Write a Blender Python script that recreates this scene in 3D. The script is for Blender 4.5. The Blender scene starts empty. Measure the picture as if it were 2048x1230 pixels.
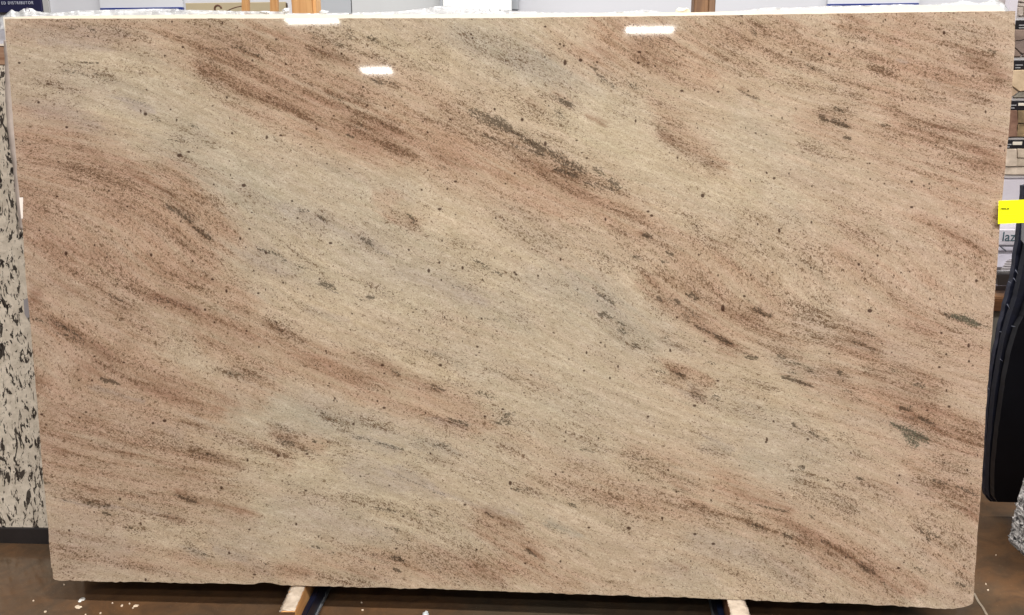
import bpy, bmesh, math, random
import numpy as np
from mathutils import Vector, Matrix
R_ = math.radians
random.seed(7)
rng = np.random.default_rng(11)
S = bpy.context.scene
COL = S.collection

# ------------------------------------------------------------------ camera
CAM = Vector((0.21654, -2.61069, 1.78420))
PITCH, YAW, ROLL, FPX = 0.244679, -0.0607959, -0.00626299, 1750.0
F = Vector((math.sin(YAW)*math.cos(PITCH), math.cos(YAW)*math.cos(PITCH), -math.sin(PITCH)))
Rt = F.cross(Vector((0, 0, 1))).normalized()
Up = Rt.cross(F)
Rt, Up = Rt*math.cos(ROLL)+Up*math.sin(ROLL), -Rt*math.sin(ROLL)+Up*math.cos(ROLL)
cam_d = bpy.data.cameras.new('camera')
cam = bpy.data.objects.new('camera', cam_d)
COL.objects.link(cam)
cam_d.sensor_width = 36.0
cam_d.lens = FPX/2048*36
cam_d.clip_start = 0.05
cam_d.clip_end = 200
cam.matrix_world = Matrix(((Rt.x, Up.x, -F.x, CAM.x), (Rt.y, Up.y, -F.y, CAM.y), (Rt.z, Up.z, -F.z, CAM.z), (0, 0, 0, 1)))
S.camera = cam
S.render.resolution_x, S.render.resolution_y = 1024, 615

# ------------------------------------------------------------------ world and lamps of the hall
W = bpy.data.worlds.new('World')
S.world = W
W.use_nodes = True
W.node_tree.nodes['Background'].inputs[0].default_value = (0.97, 0.98, 1.0, 1)
W.node_tree.nodes['Background'].inputs[1].default_value = 0.09
S.view_settings.view_transform = 'Standard'
S.view_settings.look = 'None'
S.view_settings.exposure = 0.0
S.view_settings.gamma = 1.0


def area(name, loc, sx, sy, power, target=None, col=(1, 0.97, 0.93)):
    l = bpy.data.lights.new(name, 'AREA')
    l.shape = 'RECTANGLE'
    l.size, l.size_y = sx, sy
    l.energy = power
    l.color = col
    o = bpy.data.objects.new(name, l)
    COL.objects.link(o)
    o.location = loc
    if target:
        o.rotation_euler = (Vector(target)-Vector(loc)).to_track_quat('-Z', 'Y').to_euler()
    return o


area('lamp_row', (1.0, -3.36, 4.7), 6.0, 0.10, 520)
area('lamp_row', (0.8, -4.56, 4.7), 6.0, 0.10, 195)
area('lamp_row', (0.3, -5.86, 4.7), 9.0, 0.10, 185)
area('lamp_row', (0.5, 1.7, 4.7), 8.0, 0.3, 275)  # rear row, added to light the wall and the top of the stack

# ------------------------------------------------------------------ helpers: geometry on real planes


def ray(px, py):
    return (F + Rt*((px-1024)/FPX) - Up*((py-615)/FPX)).normalized()


def at(px, py, Y):            # point standing on the vertical plane y = Y
    d = ray(px, py)
    return CAM + d*((Y-CAM.y)/d.y)


def atz(px, py, z):           # point on the level z
    d = ray(px, py)
    return CAM + d*((z-CAM.z)/d.z)


LEAN = R_(6.0)
ZB = 0.14
SN = Vector((0, -math.cos(LEAN), math.sin(LEAN)))


def onslab(px, py, off=0.0, p0=Vector((0, 0, ZB))):
    d = ray(px, py)
    t = (p0 + SN*off - CAM).dot(SN)/d.dot(SN)
    return CAM + d*t


def lin(c):
    c = np.asarray(c, float)/255.0
    return np.where(c <= 0.04045, c/12.92, ((c+0.055)/1.055)**2.4)


def rgba(c, k=1.0):
    v = lin(c)*k
    return (float(v[0]), float(v[1]), float(v[2]), 1.0)


def link(name, me, mat, parent=None, smooth=False, kind=None):
    o = bpy.data.objects.new(name, me)
    COL.objects.link(o)
    if mat is not None:
        me.materials.append(mat)
    if parent is not None:
        o.parent = parent
    if smooth:
        me.polygons.foreach_set('use_smooth', [True]*len(me.polygons))
    if kind:
        o['kind'] = kind
    return o


def thing(name, label, cat, loc=(0, 0, 0), group=None):
    o = bpy.data.objects.new(name, None)
    COL.objects.link(o)
    o.location = loc
    o.empty_display_size = 0.05
    tag(o, label, cat, group)
    return o


def tag(o, label, cat, group=None):
    o['label'] = label
    o['category'] = cat
    if group:
        o['group'] = group
    return o


def local(o, parent):         # geometry is written in world space; keep it there under the parent
    if parent is not None:
        o.matrix_parent_inverse = Matrix.Translation(-Vector(parent.location))
    return o


def prism(name, pts, ext, mat, parent=None, bevel=0.0, smooth=False):
    """pts: ordered outline (3-D, roughly planar); ext: extrusion vector."""
    ext = Vector(ext)
    bm = bmesh.new()
    a = [bm.verts.new(p) for p in pts]
    b = [bm.verts.new(Vector(p)+ext) for p in pts]
    n = len(pts)
    bm.faces.new(a)
    bm.faces.new(b[::-1])
    for i in range(n):
        bm.faces.new((a[i], b[i], b[(i+1) % n], a[(i+1) % n]))
    if bevel:
        bmesh.ops.bevel(bm, geom=list(bm.edges), offset=bevel, segments=1, affect='EDGES', profile=0.6)
    bmesh.ops.recalc_face_normals(bm, faces=bm.faces)
    me = bpy.data.meshes.new(name)
    bm.to_mesh(me)
    bm.free()
    return local(link(name, me, mat, parent, smooth), parent)


def box(name, lo, hi, mat, parent=None, bevel=0.0):
    x0, y0, z0 = lo
    x1, y1, z1 = hi
    return prism(name, [(x0, y0, z0), (x1, y0, z0), (x1, y0, z1), (x0, y0, z1)], (0, y1-y0, 0), mat, parent, bevel)


def panel(name, px0, py0, px1, py1, Y, depth, mat, parent=None, bevel=0.0):
    """box whose front face stands at y=Y and goes from one sighted corner to the other"""
    yr = 12.0 if py0 < 0 else (py0+py1)/2          # verticals converge: take both sides at the row in view
    a, b = at(px0, py0, Y), at(px1, py1, Y)
    a.x, b.x = at(px0, yr, Y).x, at(px1, yr, Y).x
    return box(name, (min(a.x, b.x), Y, min(a.z, b.z)), (max(a.x, b.x), Y+depth, max(a.z, b.z)), mat, parent, bevel)


def tube(name, pts, r, mat, parent=None, seg=8):
    bm = bmesh.new()
    rings = []
    for i, p in enumerate(pts):
        p = Vector(p)
        d = (Vector(pts[min(i+1, len(pts)-1)])-Vector(pts[max(i-1, 0)])).normalized()
        u = d.cross(Vector((0.13, 0.9, 0.31))).normalized()
        v = d.cross(u)
        rings.append([bm.verts.new(p+(u*math.cos(k*2*math.pi/seg)+v*math.sin(k*2*math.pi/seg))*r) for k in range(seg)])
    for a, b in zip(rings, rings[1:]):
        for k in range(seg):
            bm.faces.new((a[k], a[(k+1) % seg], b[(k+1) % seg], b[k]))
    bm.faces.new(rings[0][::-1])
    bm.faces.new(rings[-1])
    bmesh.ops.recalc_face_normals(bm, faces=bm.faces)
    me = bpy.data.meshes.new(name)
    bm.to_mesh(me)
    bm.free()
    return local(link(name, me, mat, parent, True), parent)


def lettering(name, body, size, loc, rot, mat, parent, align='LEFT', spacing=1.0, sx=1.0, bold=0.0):
    cu = bpy.data.curves.new(name, 'FONT')
    cu.body = body
    cu.size = size
    cu.align_x = align
    cu.space_character = spacing
    cu.extrude = 0.0012
    cu.offset = bold
    tmp = bpy.data.objects.new(name+'_tmp', cu)
    COL.objects.link(tmp)
    bpy.context.view_layer.update()
    me = bpy.data.meshes.new_from_object(tmp.evaluated_get(bpy.context.evaluated_depsgraph_get()))
    bpy.data.objects.remove(tmp)
    M = Matrix.Translation(loc) @ rot.to_matrix().to_4x4() @ Matrix.Diagonal((sx, 1, 1, 1))
    me.transform(M)
    me.name = name
    return local(link(name, me, mat, parent), parent)


# ------------------------------------------------------------------ helpers: node materials
def nmat(name):
    m = bpy.data.materials.new(name)
    m.use_nodes = True
    nt = m.node_tree
    return m, nt, nt.nodes['Principled BSDF']


def N(nt, t, **kw):
    n = nt.nodes.new(t)
    for k, v in kw.items():
        setattr(n, k, v)
    return n


def L(nt, a, b):
    nt.links.new(a, b)


def math_(nt, op, a, b=None, c=None, clamp=False):
    n = N(nt, 'ShaderNodeMath', operation=op, use_clamp=clamp)
    for i, v in enumerate((a, b, c)):
        if v is None:
            continue
        if isinstance(v, (int, float)):
            n.inputs[i].default_value = v
        else:
            L(nt, v, n.inputs[i])
    return n.outputs[0]


def sstep(nt, v, lo, hi, a=0.0, b=1.0):
    n = N(nt, 'ShaderNodeMapRange', interpolation_type='SMOOTHSTEP')
    for s, x in ((0, v), (1, lo), (2, hi), (3, a), (4, b)):
        if isinstance(x, (int, float)):
            n.inputs[s].default_value = x
        else:
            L(nt, x, n.inputs[s])
    return n.outputs[0]


def mixc(nt, f, a, b, mode='MIX'):
    n = N(nt, 'ShaderNodeMix', data_type='RGBA', blend_type=mode)
    for s, x in ((0, f), (6, a), (7, b)):
        if isinstance(x, (int, float, tuple)):
            n.inputs[s].default_value = x
        else:
            L(nt, x, n.inputs[s])
    return n.outputs[2]


def mapped(nt, coord, scale=(1, 1, 1), rot=(0, 0, 0), loc=(0, 0, 0)):
    n = N(nt, 'ShaderNodeMapping')
    n.inputs['Scale'].default_value = scale
    n.inputs['Rotation'].default_value = rot
    n.inputs['Location'].default_value = loc
    L(nt, coord, n.inputs['Vector'])
    return n.outputs[0]


def noise(nt, coord, scale, detail=3.0, rough=0.55, dist=0.0):
    n = N(nt, 'ShaderNodeTexNoise')
    n.inputs['Scale'].default_value = scale
    n.inputs['Detail'].default_value = detail
    n.inputs['Roughness'].default_value = rough
    n.inputs['Distortion'].default_value = dist
    L(nt, coord, n.inputs['Vector'])
    return n.outputs[0]


def plain(name, c, rough=0.6, var=0.10, scale=6.0, spec=0.4, metal=0.0, c2=None, stretch=(1, 1, 1), bump=0.0, bscale=60, alb=0.9):
    m, nt, b = nmat(name)
    co = mapped(nt, N(nt, 'ShaderNodeTexCoord').outputs['Object'], stretch)
    n1 = noise(nt, co, scale, 5, 0.6)
    f = sstep(nt, n1, 0.32, 0.68)
    lo = tuple(x*(1-var) for x in rgba(c, alb)[:3])+(1,)
    hi = tuple(min(1, x*(1+var)) for x in rgba(c if c2 is None else c2, alb)[:3])+(1,)
    L(nt, mixc(nt, f, lo, hi), b.inputs['Base Color'])
    b.inputs['Roughness'].default_value = rough
    b.inputs['Metallic'].default_value = metal
    b.inputs['Specular IOR Level'].default_value = spec
    if bump:
        bp = N(nt, 'ShaderNodeBump')
        bp.inputs['Strength'].default_value = bump
        bp.inputs['Distance'].default_value = 0.004
        L(nt, noise(nt, co, bscale, 6, 0.6), bp.inputs['Height'])
        L(nt, bp.outputs[0], b.inputs['Normal'])
    return m


def emit(name, c, s):
    m, nt, b = nmat(name)
    b.inputs['Base Color'].default_value = (0.8, 0.8, 0.8, 1)
    b.inputs['Emission Color'].default_value = c
    b.inputs['Emission Strength'].default_value = s
    return m


def wood(name, c1, c2, axis=2, alb=0.9, rough=0.6):
    m, nt, b = nmat(name)
    s = [26, 26, 26]
    s[axis] = 2.0
    co = mapped(nt, N(nt, 'ShaderNodeTexCoord').outputs['Object'], tuple(s))
    a = noise(nt, co, 1.3, 6, 0.65, 0.6)
    f = sstep(nt, a, 0.35, 0.65)
    L(nt, mixc(nt, f, rgba(c1, alb), rgba(c2, alb)), b.inputs['Base Color'])
    b.inputs['Roughness'].default_value = rough
    bp = N(nt, 'ShaderNodeBump')
    bp.inputs['Strength'].default_value = 0.4
    bp.inputs['Distance'].default_value = 0.002
    L(nt, a, bp.inputs['Height'])
    L(nt, bp.outputs[0], b.inputs['Normal'])
    return m


# ------------------------------------------------------------------ the setting: floor and wall
m, nt, b = nmat('polished_concrete')
co = N(nt, 'ShaderNodeTexCoord').outputs['Object']
n1 = noise(nt, co, 1.7, 6, 0.6, 0.4)
n2 = noise(nt, co, 9.0, 6, 0.65, 0.8)
n3 = noise(nt, co, 150.0, 3, 0.6)
c = mixc(nt, sstep(nt, n1, 0.35, 0.65), rgba((96, 84, 70), .8), rgba((128, 94, 66), .8))
c = mixc(nt, sstep(nt, n2, 0.35, 0.75, 0.0, 0.55), c, rgba((70, 60, 52), .8))
c = mixc(nt, sstep(nt, n3, 0.62, 0.76, 0.0, 0.35), c, rgba((170, 150, 128)))
L(nt, c, b.inputs['Base Color'])
L(nt, sstep(nt, n2, 0.3, 0.7, 0.07, 0.20), b.inputs['Roughness'])
b.inputs['Specular IOR Level'].default_value = 0.5
M_floor = m
bm = bmesh.new()
bmesh.ops.create_grid(bm, x_segments=1, y_segments=1, size=30)
me = bpy.data.meshes.new('floor')
bm.to_mesh(me)
bm.free()
link('floor', me, M_floor, kind='structure')

M_wall = plain('painted_wall', (222, 223, 230), 0.85, 0.02, 0.8, 0.2, alb=0.84)
wall = box('wall', (-9, 3.2, 0.0), (9, 3.35, 4.6), M_wall)
wall['kind'] = 'structure'
# a hairline crack in the slab floor, front right
crack_m = plain('crack_filler', (150, 136, 118), 0.7, 0.15, 40)
cr = [atz(1948, 1186, 0.003), atz(1957, 1203, 0.003), atz(1966, 1215, 0.003), atz(1976, 1234, 0.003), atz(1990, 1262, 0.003)]
wv = Vector((0.004, 0, 0))
bm = bmesh.new()
va = [bm.verts.new(p-wv) for p in cr]
vb = [bm.verts.new(p+wv) for p in cr]
for i in range(len(cr)-1):
    bm.faces.new((va[i], vb[i], vb[i+1], va[i+1]))
me = bpy.data.meshes.new('floor_crack')
bm.to_mesh(me)
bm.free()
link('floor_crack', me, crack_m, kind='structure')

# ------------------------------------------------------------------ THE SLAB
top_e = [(9, 37.5), (300, 37), (560, 37), (1024, 36), (1150, 33.5), (1300, 32.5), (1536, 29), (1800, 25), (1900, 23.5), (2031, 22)]
bot_e = [(106, 1157), (109, 1160), (118, 1161.5), (300, 1164.5), (500, 1168.5), (530, 1166.5), (560, 1170.5), (700, 1174), (900, 1179), (1120, 1187),
         (1460, 1199), (1550, 1202.5), (1700, 1207.5), (1790, 1211), (1880, 1217), (1905, 1217), (1925, 1215), (1938, 1211), (1945, 1207), (1947, 1202)]
lft_e = [(9, 37), (13, 92), (19, 150), (27, 250), (36, 360), (44, 440), (52, 560), (60, 640), (68, 735), (76, 820), (84, 930), (96, 1050), (101, 1120), (103, 1136), (105, 1138), (106, 1157)]
rgt_e = [(2031, 22), (2029, 100), (2023, 200), (2016, 280), (2006, 380), (1998, 480), (1991, 570), (1985, 650), (1978, 740), (1971, 830), (1964, 960), (1956, 1060), (1950, 1140), (1947, 1202)]
GX, GY = 880, 528
T = np.array(top_e)
B = np.array(bot_e)
Le = np.array(lft_e)
Re = np.array(rgt_e)
s = np.linspace(0, 1, GX)[None, :]
t = np.linspace(0, 1, GY)[:, None]


def hnoise(n, step, amp, seed):
    r = np.random.default_rng(seed)
    k = np.arange(0, n+step, step)
    return np.interp(np.arange(n), k, r.normal(0, amp, len(k)))


ys_l = 37.5+(1157-37.5)*t[:, 0]
ys_r = 22+(1202-22)*t[:, 0]
xl = np.interp(ys_l, Le[:, 1], Le[:, 0])+hnoise(GY, 6, 0.35, 1)
xr = np.interp(ys_r, Re[:, 1], Re[:, 0])+hnoise(GY, 7, 0.35, 2)
PX = xl[:, None]*(1-s)+xr[:, None]*s
xs_t = 9+(2031-9)*s[0]
xs_b = 106+(1947-106)*s[0]
yt = np.interp(xs_t, T[:, 0], T[:, 1])+hnoise(GX, 5, 0.18, 3)
yb = np.interp(xs_b, B[:, 0], B[:, 1])+hnoise(GX, 4, 0.55, 4)+hnoise(GX, 14, 0.5, 5)
for cx_, w_, a_ in ((0.228, 0.013, -1.6), (0.685, 0.006, -2.0), (0.915, 0.004, -1.5), (0.4, 0.004, -1.4)):
    yb += a_*np.exp(-((s[0]-cx_)/w_)**2)
PY = yt[None, :]*(1-t)+yb[None, :]*t

# --- fast value noise on arrays


def vnoise(x, y, seed):
    xi = np.floor(x).astype(np.int64)
    yi = np.floor(y).astype(np.int64)
    fx = x-xi
    fy = y-yi
    fx = fx*fx*(3-2*fx)
    fy = fy*fy*(3-2*fy)

    def h(a, b_):
        n = (a*374761393+b_*668265263+seed*1442695041) & 0xffffffff
        n = ((n ^ (n >> 13))*1274126177) & 0xffffffff
        return ((n ^ (n >> 16)) & 0xffff)/65535.0
    return (h(xi, yi)*(1-fx)+h(xi+1, yi)*fx)*(1-fy)+(h(xi, yi+1)*(1-fx)+h(xi+1, yi+1)*fx)*fy


def fbm(x, y, seed, octv=4, g=0.55):
    o = 0
    a = 1.0
    tot = 0
    for k in range(octv):
        o = o+a*vnoise(x*2**k+k*17.3, y*2**k-k*9.1, seed+k)
        tot += a
        a *= g
    return o/tot


# --- direction in which the grain runs (slope, downwards to the right), measured here and there
SL = np.array([(200, 80, .15), (100, 200, .2), (400, 120, .45), (700, 230, .42), (1000, 300, .55), (1150, 330, .5), (1200, 120, .75), (1300, 80, .6),
               (1500, 190, .55), (1700, 110, .2), (1950, 120, .25), (1700, 260, .45), (1950, 320, .35), (380, 440, .75), (200, 450, .35), (150, 650, .5),
               (250, 800, .25), (400, 600, .35), (600, 560, .5), (560, 500, .5), (750, 730, .4), (900, 760, .35), (850, 570, .35), (750, 880, .25),
               (850, 960, .5), (1000, 1050, .6), (1060, 1110, .65), (300, 990, .25), (300, 860, .2), (600, 1000, .2), (1250, 620, .75), (1430, 670, .6),
               (1350, 500, .35), (1600, 760, .3), (1700, 690, .4), (1820, 870, .5), (1950, 650, .45), (1900, 800, .4), (1880, 980, .3), (1530, 1000, .35),
               (1700, 1110, .6), (1800, 1150, .6), (1200, 1000, .3), (1300, 1100, .15), (200, 1100, .1), (700, 1120, .25), (1450, 800, .4), (1250, 350, .3)])
num = np.zeros_like(PX)
den = np.zeros_like(PX)
for x_, y_, s_ in SL:
    w_ = 1/((PX-x_)**2+(PY-y_)**2+90.0**2)**1.5
    num += w_*s_
    den += w_
slope = num/den
dx = np.gradient(PX, axis=1)
PSI = np.cumsum(-slope*dx, axis=1)
PSI = PSI-PSI[:, GX//2][:, None]+PY
PHI = (PX+0.35*PY)*1.05
wx = (fbm(PHI/200, PSI/40, 100, 4)-0.5)
wy = (fbm(PHI/230, PSI/36, 200, 4)-0.5)
wx2 = (fbm(PHI/44, PSI/8, 300, 3)-0.5)
wy2 = (fbm(PHI/44, PSI/8, 400, 3)-0.5)
QX = PX+wx*90+wx2*26
QY = PY+wy*34+wy2*13
QX2 = PX+wx*14+wx2*16
QY2 = PY+wy*6+wy2*9


def stroke(field, x0, y0, x1, y1, w, a, big=True, kw=1.0):
    X_, Y_ = (QX, QY) if big else (QX2, QY2)
    dx_, dy_ = x1-x0, y1-y0
    l2 = dx_*dx_+dy_*dy_+1e-6
    u = np.clip(((X_-x0)*dx_+(Y_-y0)*dy_)/l2, 0, 1)
    # thinner towards both ends
    d2 = (X_-x0-u*dx_)**2+(Y_-y0-u*dy_)**2
    ww = w*kw*(0.55+0.45*np.sqrt(np.clip(4*u*(1-u), 0, 1)))
    v = a*np.exp(-d2/(ww*ww))
    np.maximum(field, v, out=field) if not big else np.add(field, v*(1-np.clip(field, 0, 1)), out=field)


def newf():
    return np.zeros_like(PX)


P_, RU, GR, VI, YE = newf(), newf(), newf(), newf(), newf()
P_ += 0.05
for a in [(1750, 60, 1990, 1000, 260, .48), (1250, 60, 1600, 120, 130, .4), (60, 300, 150, 1150, 150, .5), (1350, 480, 1900, 900, 120, .42), (1300, 1000, 1800, 1150, 120, .45), (300, 1130, 1300, 1150, 70, .42), (560, 120, 1300, 470, 110, .5), (100, 800, 480, 900, 120, .45)]:
    stroke(P_, *a[:5], a[5]*0.72)
PB = newf()
for a in [(260, 150, 420, 360, 110, .9), (900, 640, 1150, 820, 110, .8), (620, 940, 1000, 900, 60, .7), (1000, 760, 1250, 940, 70, .6), (420, 1010, 760, 1070, 44, .6), (700, 1000, 960, 1080, 30, .5), (1480, 250, 1560, 420, 60, .5), (60, 120, 260, 200, 60, .6), (180, 170, 560, 400, 95, .9), (560, 400, 1000, 600, 110, .9), (1000, 600, 1250, 700, 90, .7), (480, 640, 760, 720, 26, .7), (480, 820, 760, 850, 40, .9), (500, 900, 800, 1000, 60, .7), (1150, 220, 1300, 330, 60, .9), (900, 80, 1080, 140, 60, .7), (1300, 320, 1450, 420, 60, .7), (1560, 700, 1700, 900, 70, .7), (1450, 800, 1600, 950, 90, .6)]:
    stroke(PB, *a)
P_ = P_*(1-0.92*PB)
P_ = P_*(1-0.30*np.exp(-((PX-1180)/150)**2-((PY-400)/110)**2))
for a in [(40, 55, 330, 60, 30, .6), (330, 60, 520, 140, 60, .8), (400, 110, 640, 250, 55, .8), (480, 190, 760, 320, 40, .7), (500, 60, 650, 100, 40, .7),
          (560, 140, 900, 300, 60, .8), (700, 230, 1000, 340, 55, .7), (850, 290, 1200, 420, 50, .75), (1050, 340, 1300, 450, 45, .6),
          (1200, 420, 1450, 560, 55, .55), (1330, 590, 1480, 690, 45, .6), (1450, 600, 1600, 720, 40, .5), (980, 390, 1150, 420, 30, .4),
          (1180, 50, 1330, 90, 45, .6), (1230, 80, 1420, 150, 55, .75), (1150, 95, 1260, 145, 18, .7), (1400, 60, 1560, 120, 45, .6), (1500, 60, 1700, 110, 45, .5),
          (1700, 60, 2000, 90, 70, .5), (1750, 130, 2010, 160, 50, .7), (1800, 240, 2000, 320, 45, .8), (1620, 240, 1800, 290, 30, .6), (1700, 160, 1800, 200, 40, .4),
          (1950, 300, 1990, 420, 40, .6), (1850, 330, 1990, 480, 60, .45), (1300, 210, 1440, 330, 32, .6), (1100, 60, 1200, 150, 40, .35),
          (30, 250, 260, 340, 55, .8), (80, 290, 360, 400, 60, .8), (30, 370, 420, 490, 95, .85), (60, 480, 420, 530, 60, .8), (60, 520, 500, 610, 60, .7),
          (300, 540, 500, 640, 50, .8), (470, 640, 760, 770, 48, .8), (560, 720, 960, 850, 34, .8), (440, 660, 520, 800, 50, .7), (60, 600, 300, 740, 60, .8),
          (180, 740, 450, 820, 45, .9), (70, 770, 450, 820, 40, .8), (80, 850, 450, 960, 55, .7), (80, 920, 500, 1030, 45, .6), (330, 330, 430, 470, 28, .7),
          (250, 1110, 600, 1150, 34, .6), (600, 1130, 1000, 1140, 34, .7), (960, 1030, 1070, 1120, 26, .7), (1000, 1120, 1150, 1165, 30, .6), (110, 1090, 300, 1140, 40, .4),
          (1440, 960, 1600, 1040, 30, .9), (1560, 1010, 1760, 1150, 48, .8), (1640, 1090, 1820, 1190, 36, .8), (1380, 1000, 1560, 1060, 36, .4),
          (1080, 960, 1400, 1030, 34, .5), (1250, 900, 1500, 990, 40, .4), (1620, 760, 1950, 850, 50, .7), (1680, 680, 1850, 760, 40, .6), (1800, 620, 1970, 720, 50, .4),
          (1750, 790, 1960, 900, 36, .7), (1840, 930, 1960, 1030, 45, .7), (1700, 940, 1860, 1010, 40, .4), (1850, 1050, 1950, 1180, 60, .35),
          (1860, 430, 1990, 540, 45, .6), (1680, 500, 1860, 560, 34, .5), (1500, 540, 1560, 640, 30, .35), (1300, 560, 1420, 640, 40, .6), (1700, 430, 1760, 520, 30, .3),
          (780, 440, 860, 450, 22, .45), (760, 400, 800, 420, 20, .5), (560, 870, 640, 890, 18, .6), (500, 880, 590, 930, 22, .4), (1340, 740, 1420, 770, 22, .6),
          (1820, 1100, 1960, 1190, 40, .3), (1000, 860, 1250, 960, 40, .25), (820, 780, 980, 830, 26, .4), (900, 640, 1100, 760, 50, .2)]:
    stroke(P_, *a)
for a in [(60, 560, 500, 690, 28, .36), (60, 700, 450, 820, 30, .42), (300, 600, 780, 780, 26, .38), (75, 850, 420, 950, 20, .35), (400, 120, 820, 300, 34, .30), (560, 90, 700, 120, 16, .4), (850, 300, 1200, 420, 20, .22), (1280, 560, 1440, 680, 20, .4), (1700, 740, 1960, 860, 18, .35), (1880, 120, 2010, 300, 26, .3), (60, 480, 420, 560, 18, .3), (310, 590, 400, 620, 13, .8), (180, 690, 250, 735, 16, .7), (100, 640, 180, 690, 12, .8), (55, 560, 80, 600, 16, .8), (60, 625, 140, 660, 9, .6),
          (200, 750, 250, 772, 10, .8), (250, 770, 450, 820, 9, .7), (75, 760, 110, 830, 18, .6), (70, 800, 250, 850, 12, .5), (85, 880, 130, 910, 14, .5),
          (340, 400, 420, 478, 9, .7), (250, 335, 350, 400, 11, .6), (150, 280, 200, 320, 16, .4), (620, 90, 690, 120, 14, .6), (520, 195, 590, 218, 12, .6),
          (500, 60, 620, 80, 20, .4), (650, 185, 740, 210, 14, .6), (700, 245, 800, 265, 16, .6), (600, 230, 760, 310, 12, .5), (770, 290, 840, 310, 12, .5),
          (860, 310, 1000, 350, 10, .5), (1010, 290, 1100, 350, 14, .5), (1100, 340, 1170, 380, 12, .4), (1120, 380, 1200, 410, 10, .4), (400, 60, 500, 110, 30, .35),
          (430, 150, 500, 200, 20, .4), (1105, 185, 1145, 210, 12, .9), (1060, 200, 1100, 215, 10, .4), (1170, 230, 1212, 250, 6, .6), (1190, 98, 1268, 148, 7, .8),
          (1260, 85, 1330, 130, 18, .6), (1210, 40, 1248, 62, 6, .6), (1480, 176, 1522, 204, 6, .7), (1360, 296, 1432, 330, 14, .5), (1318, 264, 1367, 296, 10, .5),
          (1925, 110, 2018, 158, 20, .7), (1870, 250, 2000, 300, 16, .5), (1930, 270, 2000, 330, 22, .5), (1640, 231, 1700, 256, 10, .7), (1700, 30, 1730, 50, 12, .5),
          (1560, 40, 1640, 60, 12, .3), (1280, 465, 1300, 475, 8, .6), (1300, 560, 1400, 610, 26, .5), (1360, 615, 1410, 640, 14, .7), (1387, 648, 1465, 692, 9, .8),
          (1340, 738, 1375, 760, 10, .8), (1384, 781, 1416, 802, 9, .6), (1430, 700, 1500, 718, 8, .5), (1416, 478, 1470, 497, 6, .5), (1430, 610, 1510, 640, 12, .4),
          (1506, 612, 1550, 637, 9, .6), (1558, 750, 1627, 772, 5, .9), (1692, 677, 1753, 702, 11, .6), (1640, 740, 1700, 760, 12, .5), (1744, 752, 1877, 790, 14, .5),
          (1780, 640, 1860, 660, 10, .2), (1793, 808, 1830, 828, 10, .8), (1802, 826, 1870, 852, 9, .9), (1860, 850, 1960, 890, 9, .6), (1867, 963, 1955, 989, 9, .7),
          (1860, 980, 1930, 1010, 10, .6), (1910, 1000, 1960, 1040, 14, .5), (1475, 980, 1583, 1022, 14, .8), (1560, 1040, 1640, 1070, 12, .6), (1600, 1075, 1700, 1110, 10, .7),
          (1662, 1099, 1750, 1146, 10, .9), (1744, 1150, 1800, 1187, 12, .7), (1006, 1041, 1050, 1055, 10, .8), (1040, 1075, 1084, 1120, 8, .7), (1120, 1080, 1160, 1100, 6, .4),
          (970, 1020, 1010, 1040, 10, .7), (940, 1130, 1000, 1160, 16, .4), (560, 1130, 620, 1150, 12, .4), (700, 1140, 760, 1155, 12, .4), (348, 985, 400, 1006, 9, .9),
          (384, 995, 520, 1030, 8, .6), (312, 1015, 367, 1041, 9, .6), (85, 960, 100, 968, 7, .9), (384, 898, 488, 934, 12, .5), (540, 850, 600, 890, 12, .4),
          (728, 719, 800, 750, 9, .8), (799, 748, 884, 784, 8, .6), (529, 648, 568, 668, 10, .6), (700, 755, 770, 772, 9, .4), (440, 790, 480, 830, 16, .4), (457, 232, 475, 241, 4, .9),
          (820, 440, 828, 452, 6, .7), (1345, 966, 1377, 982, 9, .5), (1350, 1020, 1420, 1030, 10, .4), (1340, 1120, 1370, 1140, 10, .5), (1740, 960, 1800, 985, 12, .5), (1880, 460, 1960, 500, 14, .3)]:
    stroke(RU, *a, False)
for a in [(250, 190, 420, 262, 34, .5), (350, 300, 560, 420, 75, .6), (420, 470, 640, 560, 34, .5), (560, 400, 900, 560, 55, .35), (900, 570, 1060, 640, 34, .4), (930, 70, 1100, 150, 55, .7),
          (1040, 130, 1210, 160, 38, .7), (1130, 560, 1320, 700, 50, .7), (1060, 550, 1200, 600, 38, .6), (450, 800, 640, 840, 44, .6), (600, 820, 820, 890, 26, .6),
          (270, 826, 360, 884, 12, .8), (390, 833, 456, 874, 12, .9), (220, 850, 300, 880, 10, .6), (360, 850, 500, 890, 16, .6), (828, 882, 905, 901, 18, .8), (1075, 1041, 1133, 1067, 9, .9),
          (825, 1117, 880, 1134, 9, .9), (1550, 720, 1670, 770, 30, .6), (1780, 845, 1875, 895, 24, .9), (1700, 830, 1800, 850, 16, .6), (1590, 640, 1700, 690, 30, .5), (1700, 640, 1760, 680, 28, .4),
          (1380, 1080, 1620, 1110, 40, .6), (1480, 900, 1600, 960, 44, .5), (1480, 220, 1570, 300, 30, .4), (780, 50, 900, 90, 30, .3), (851, 700, 903, 732, 12, .5), (620, 1090, 680, 1108, 9, .6),
          (120, 150, 260, 170, 20, .2), (640, 340, 820, 400, 30, .4), (1120, 900, 1220, 940, 30, .4), (430, 1040, 560, 1080, 34, .4), (1100, 800, 1300, 840, 40, .3), (1000, 420, 1100, 500, 40, .25),
          (1500, 1100, 1600, 1160, 30, .5), (900, 700, 1000, 740, 34, .4), (1500, 820, 1640, 900, 40, .4), (480, 560, 560, 600, 12, .4), (445, 740, 530, 760, 9, .8), (1500, 380, 1600, 440, 30, .2)]:
    stroke(GR, *a)
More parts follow.
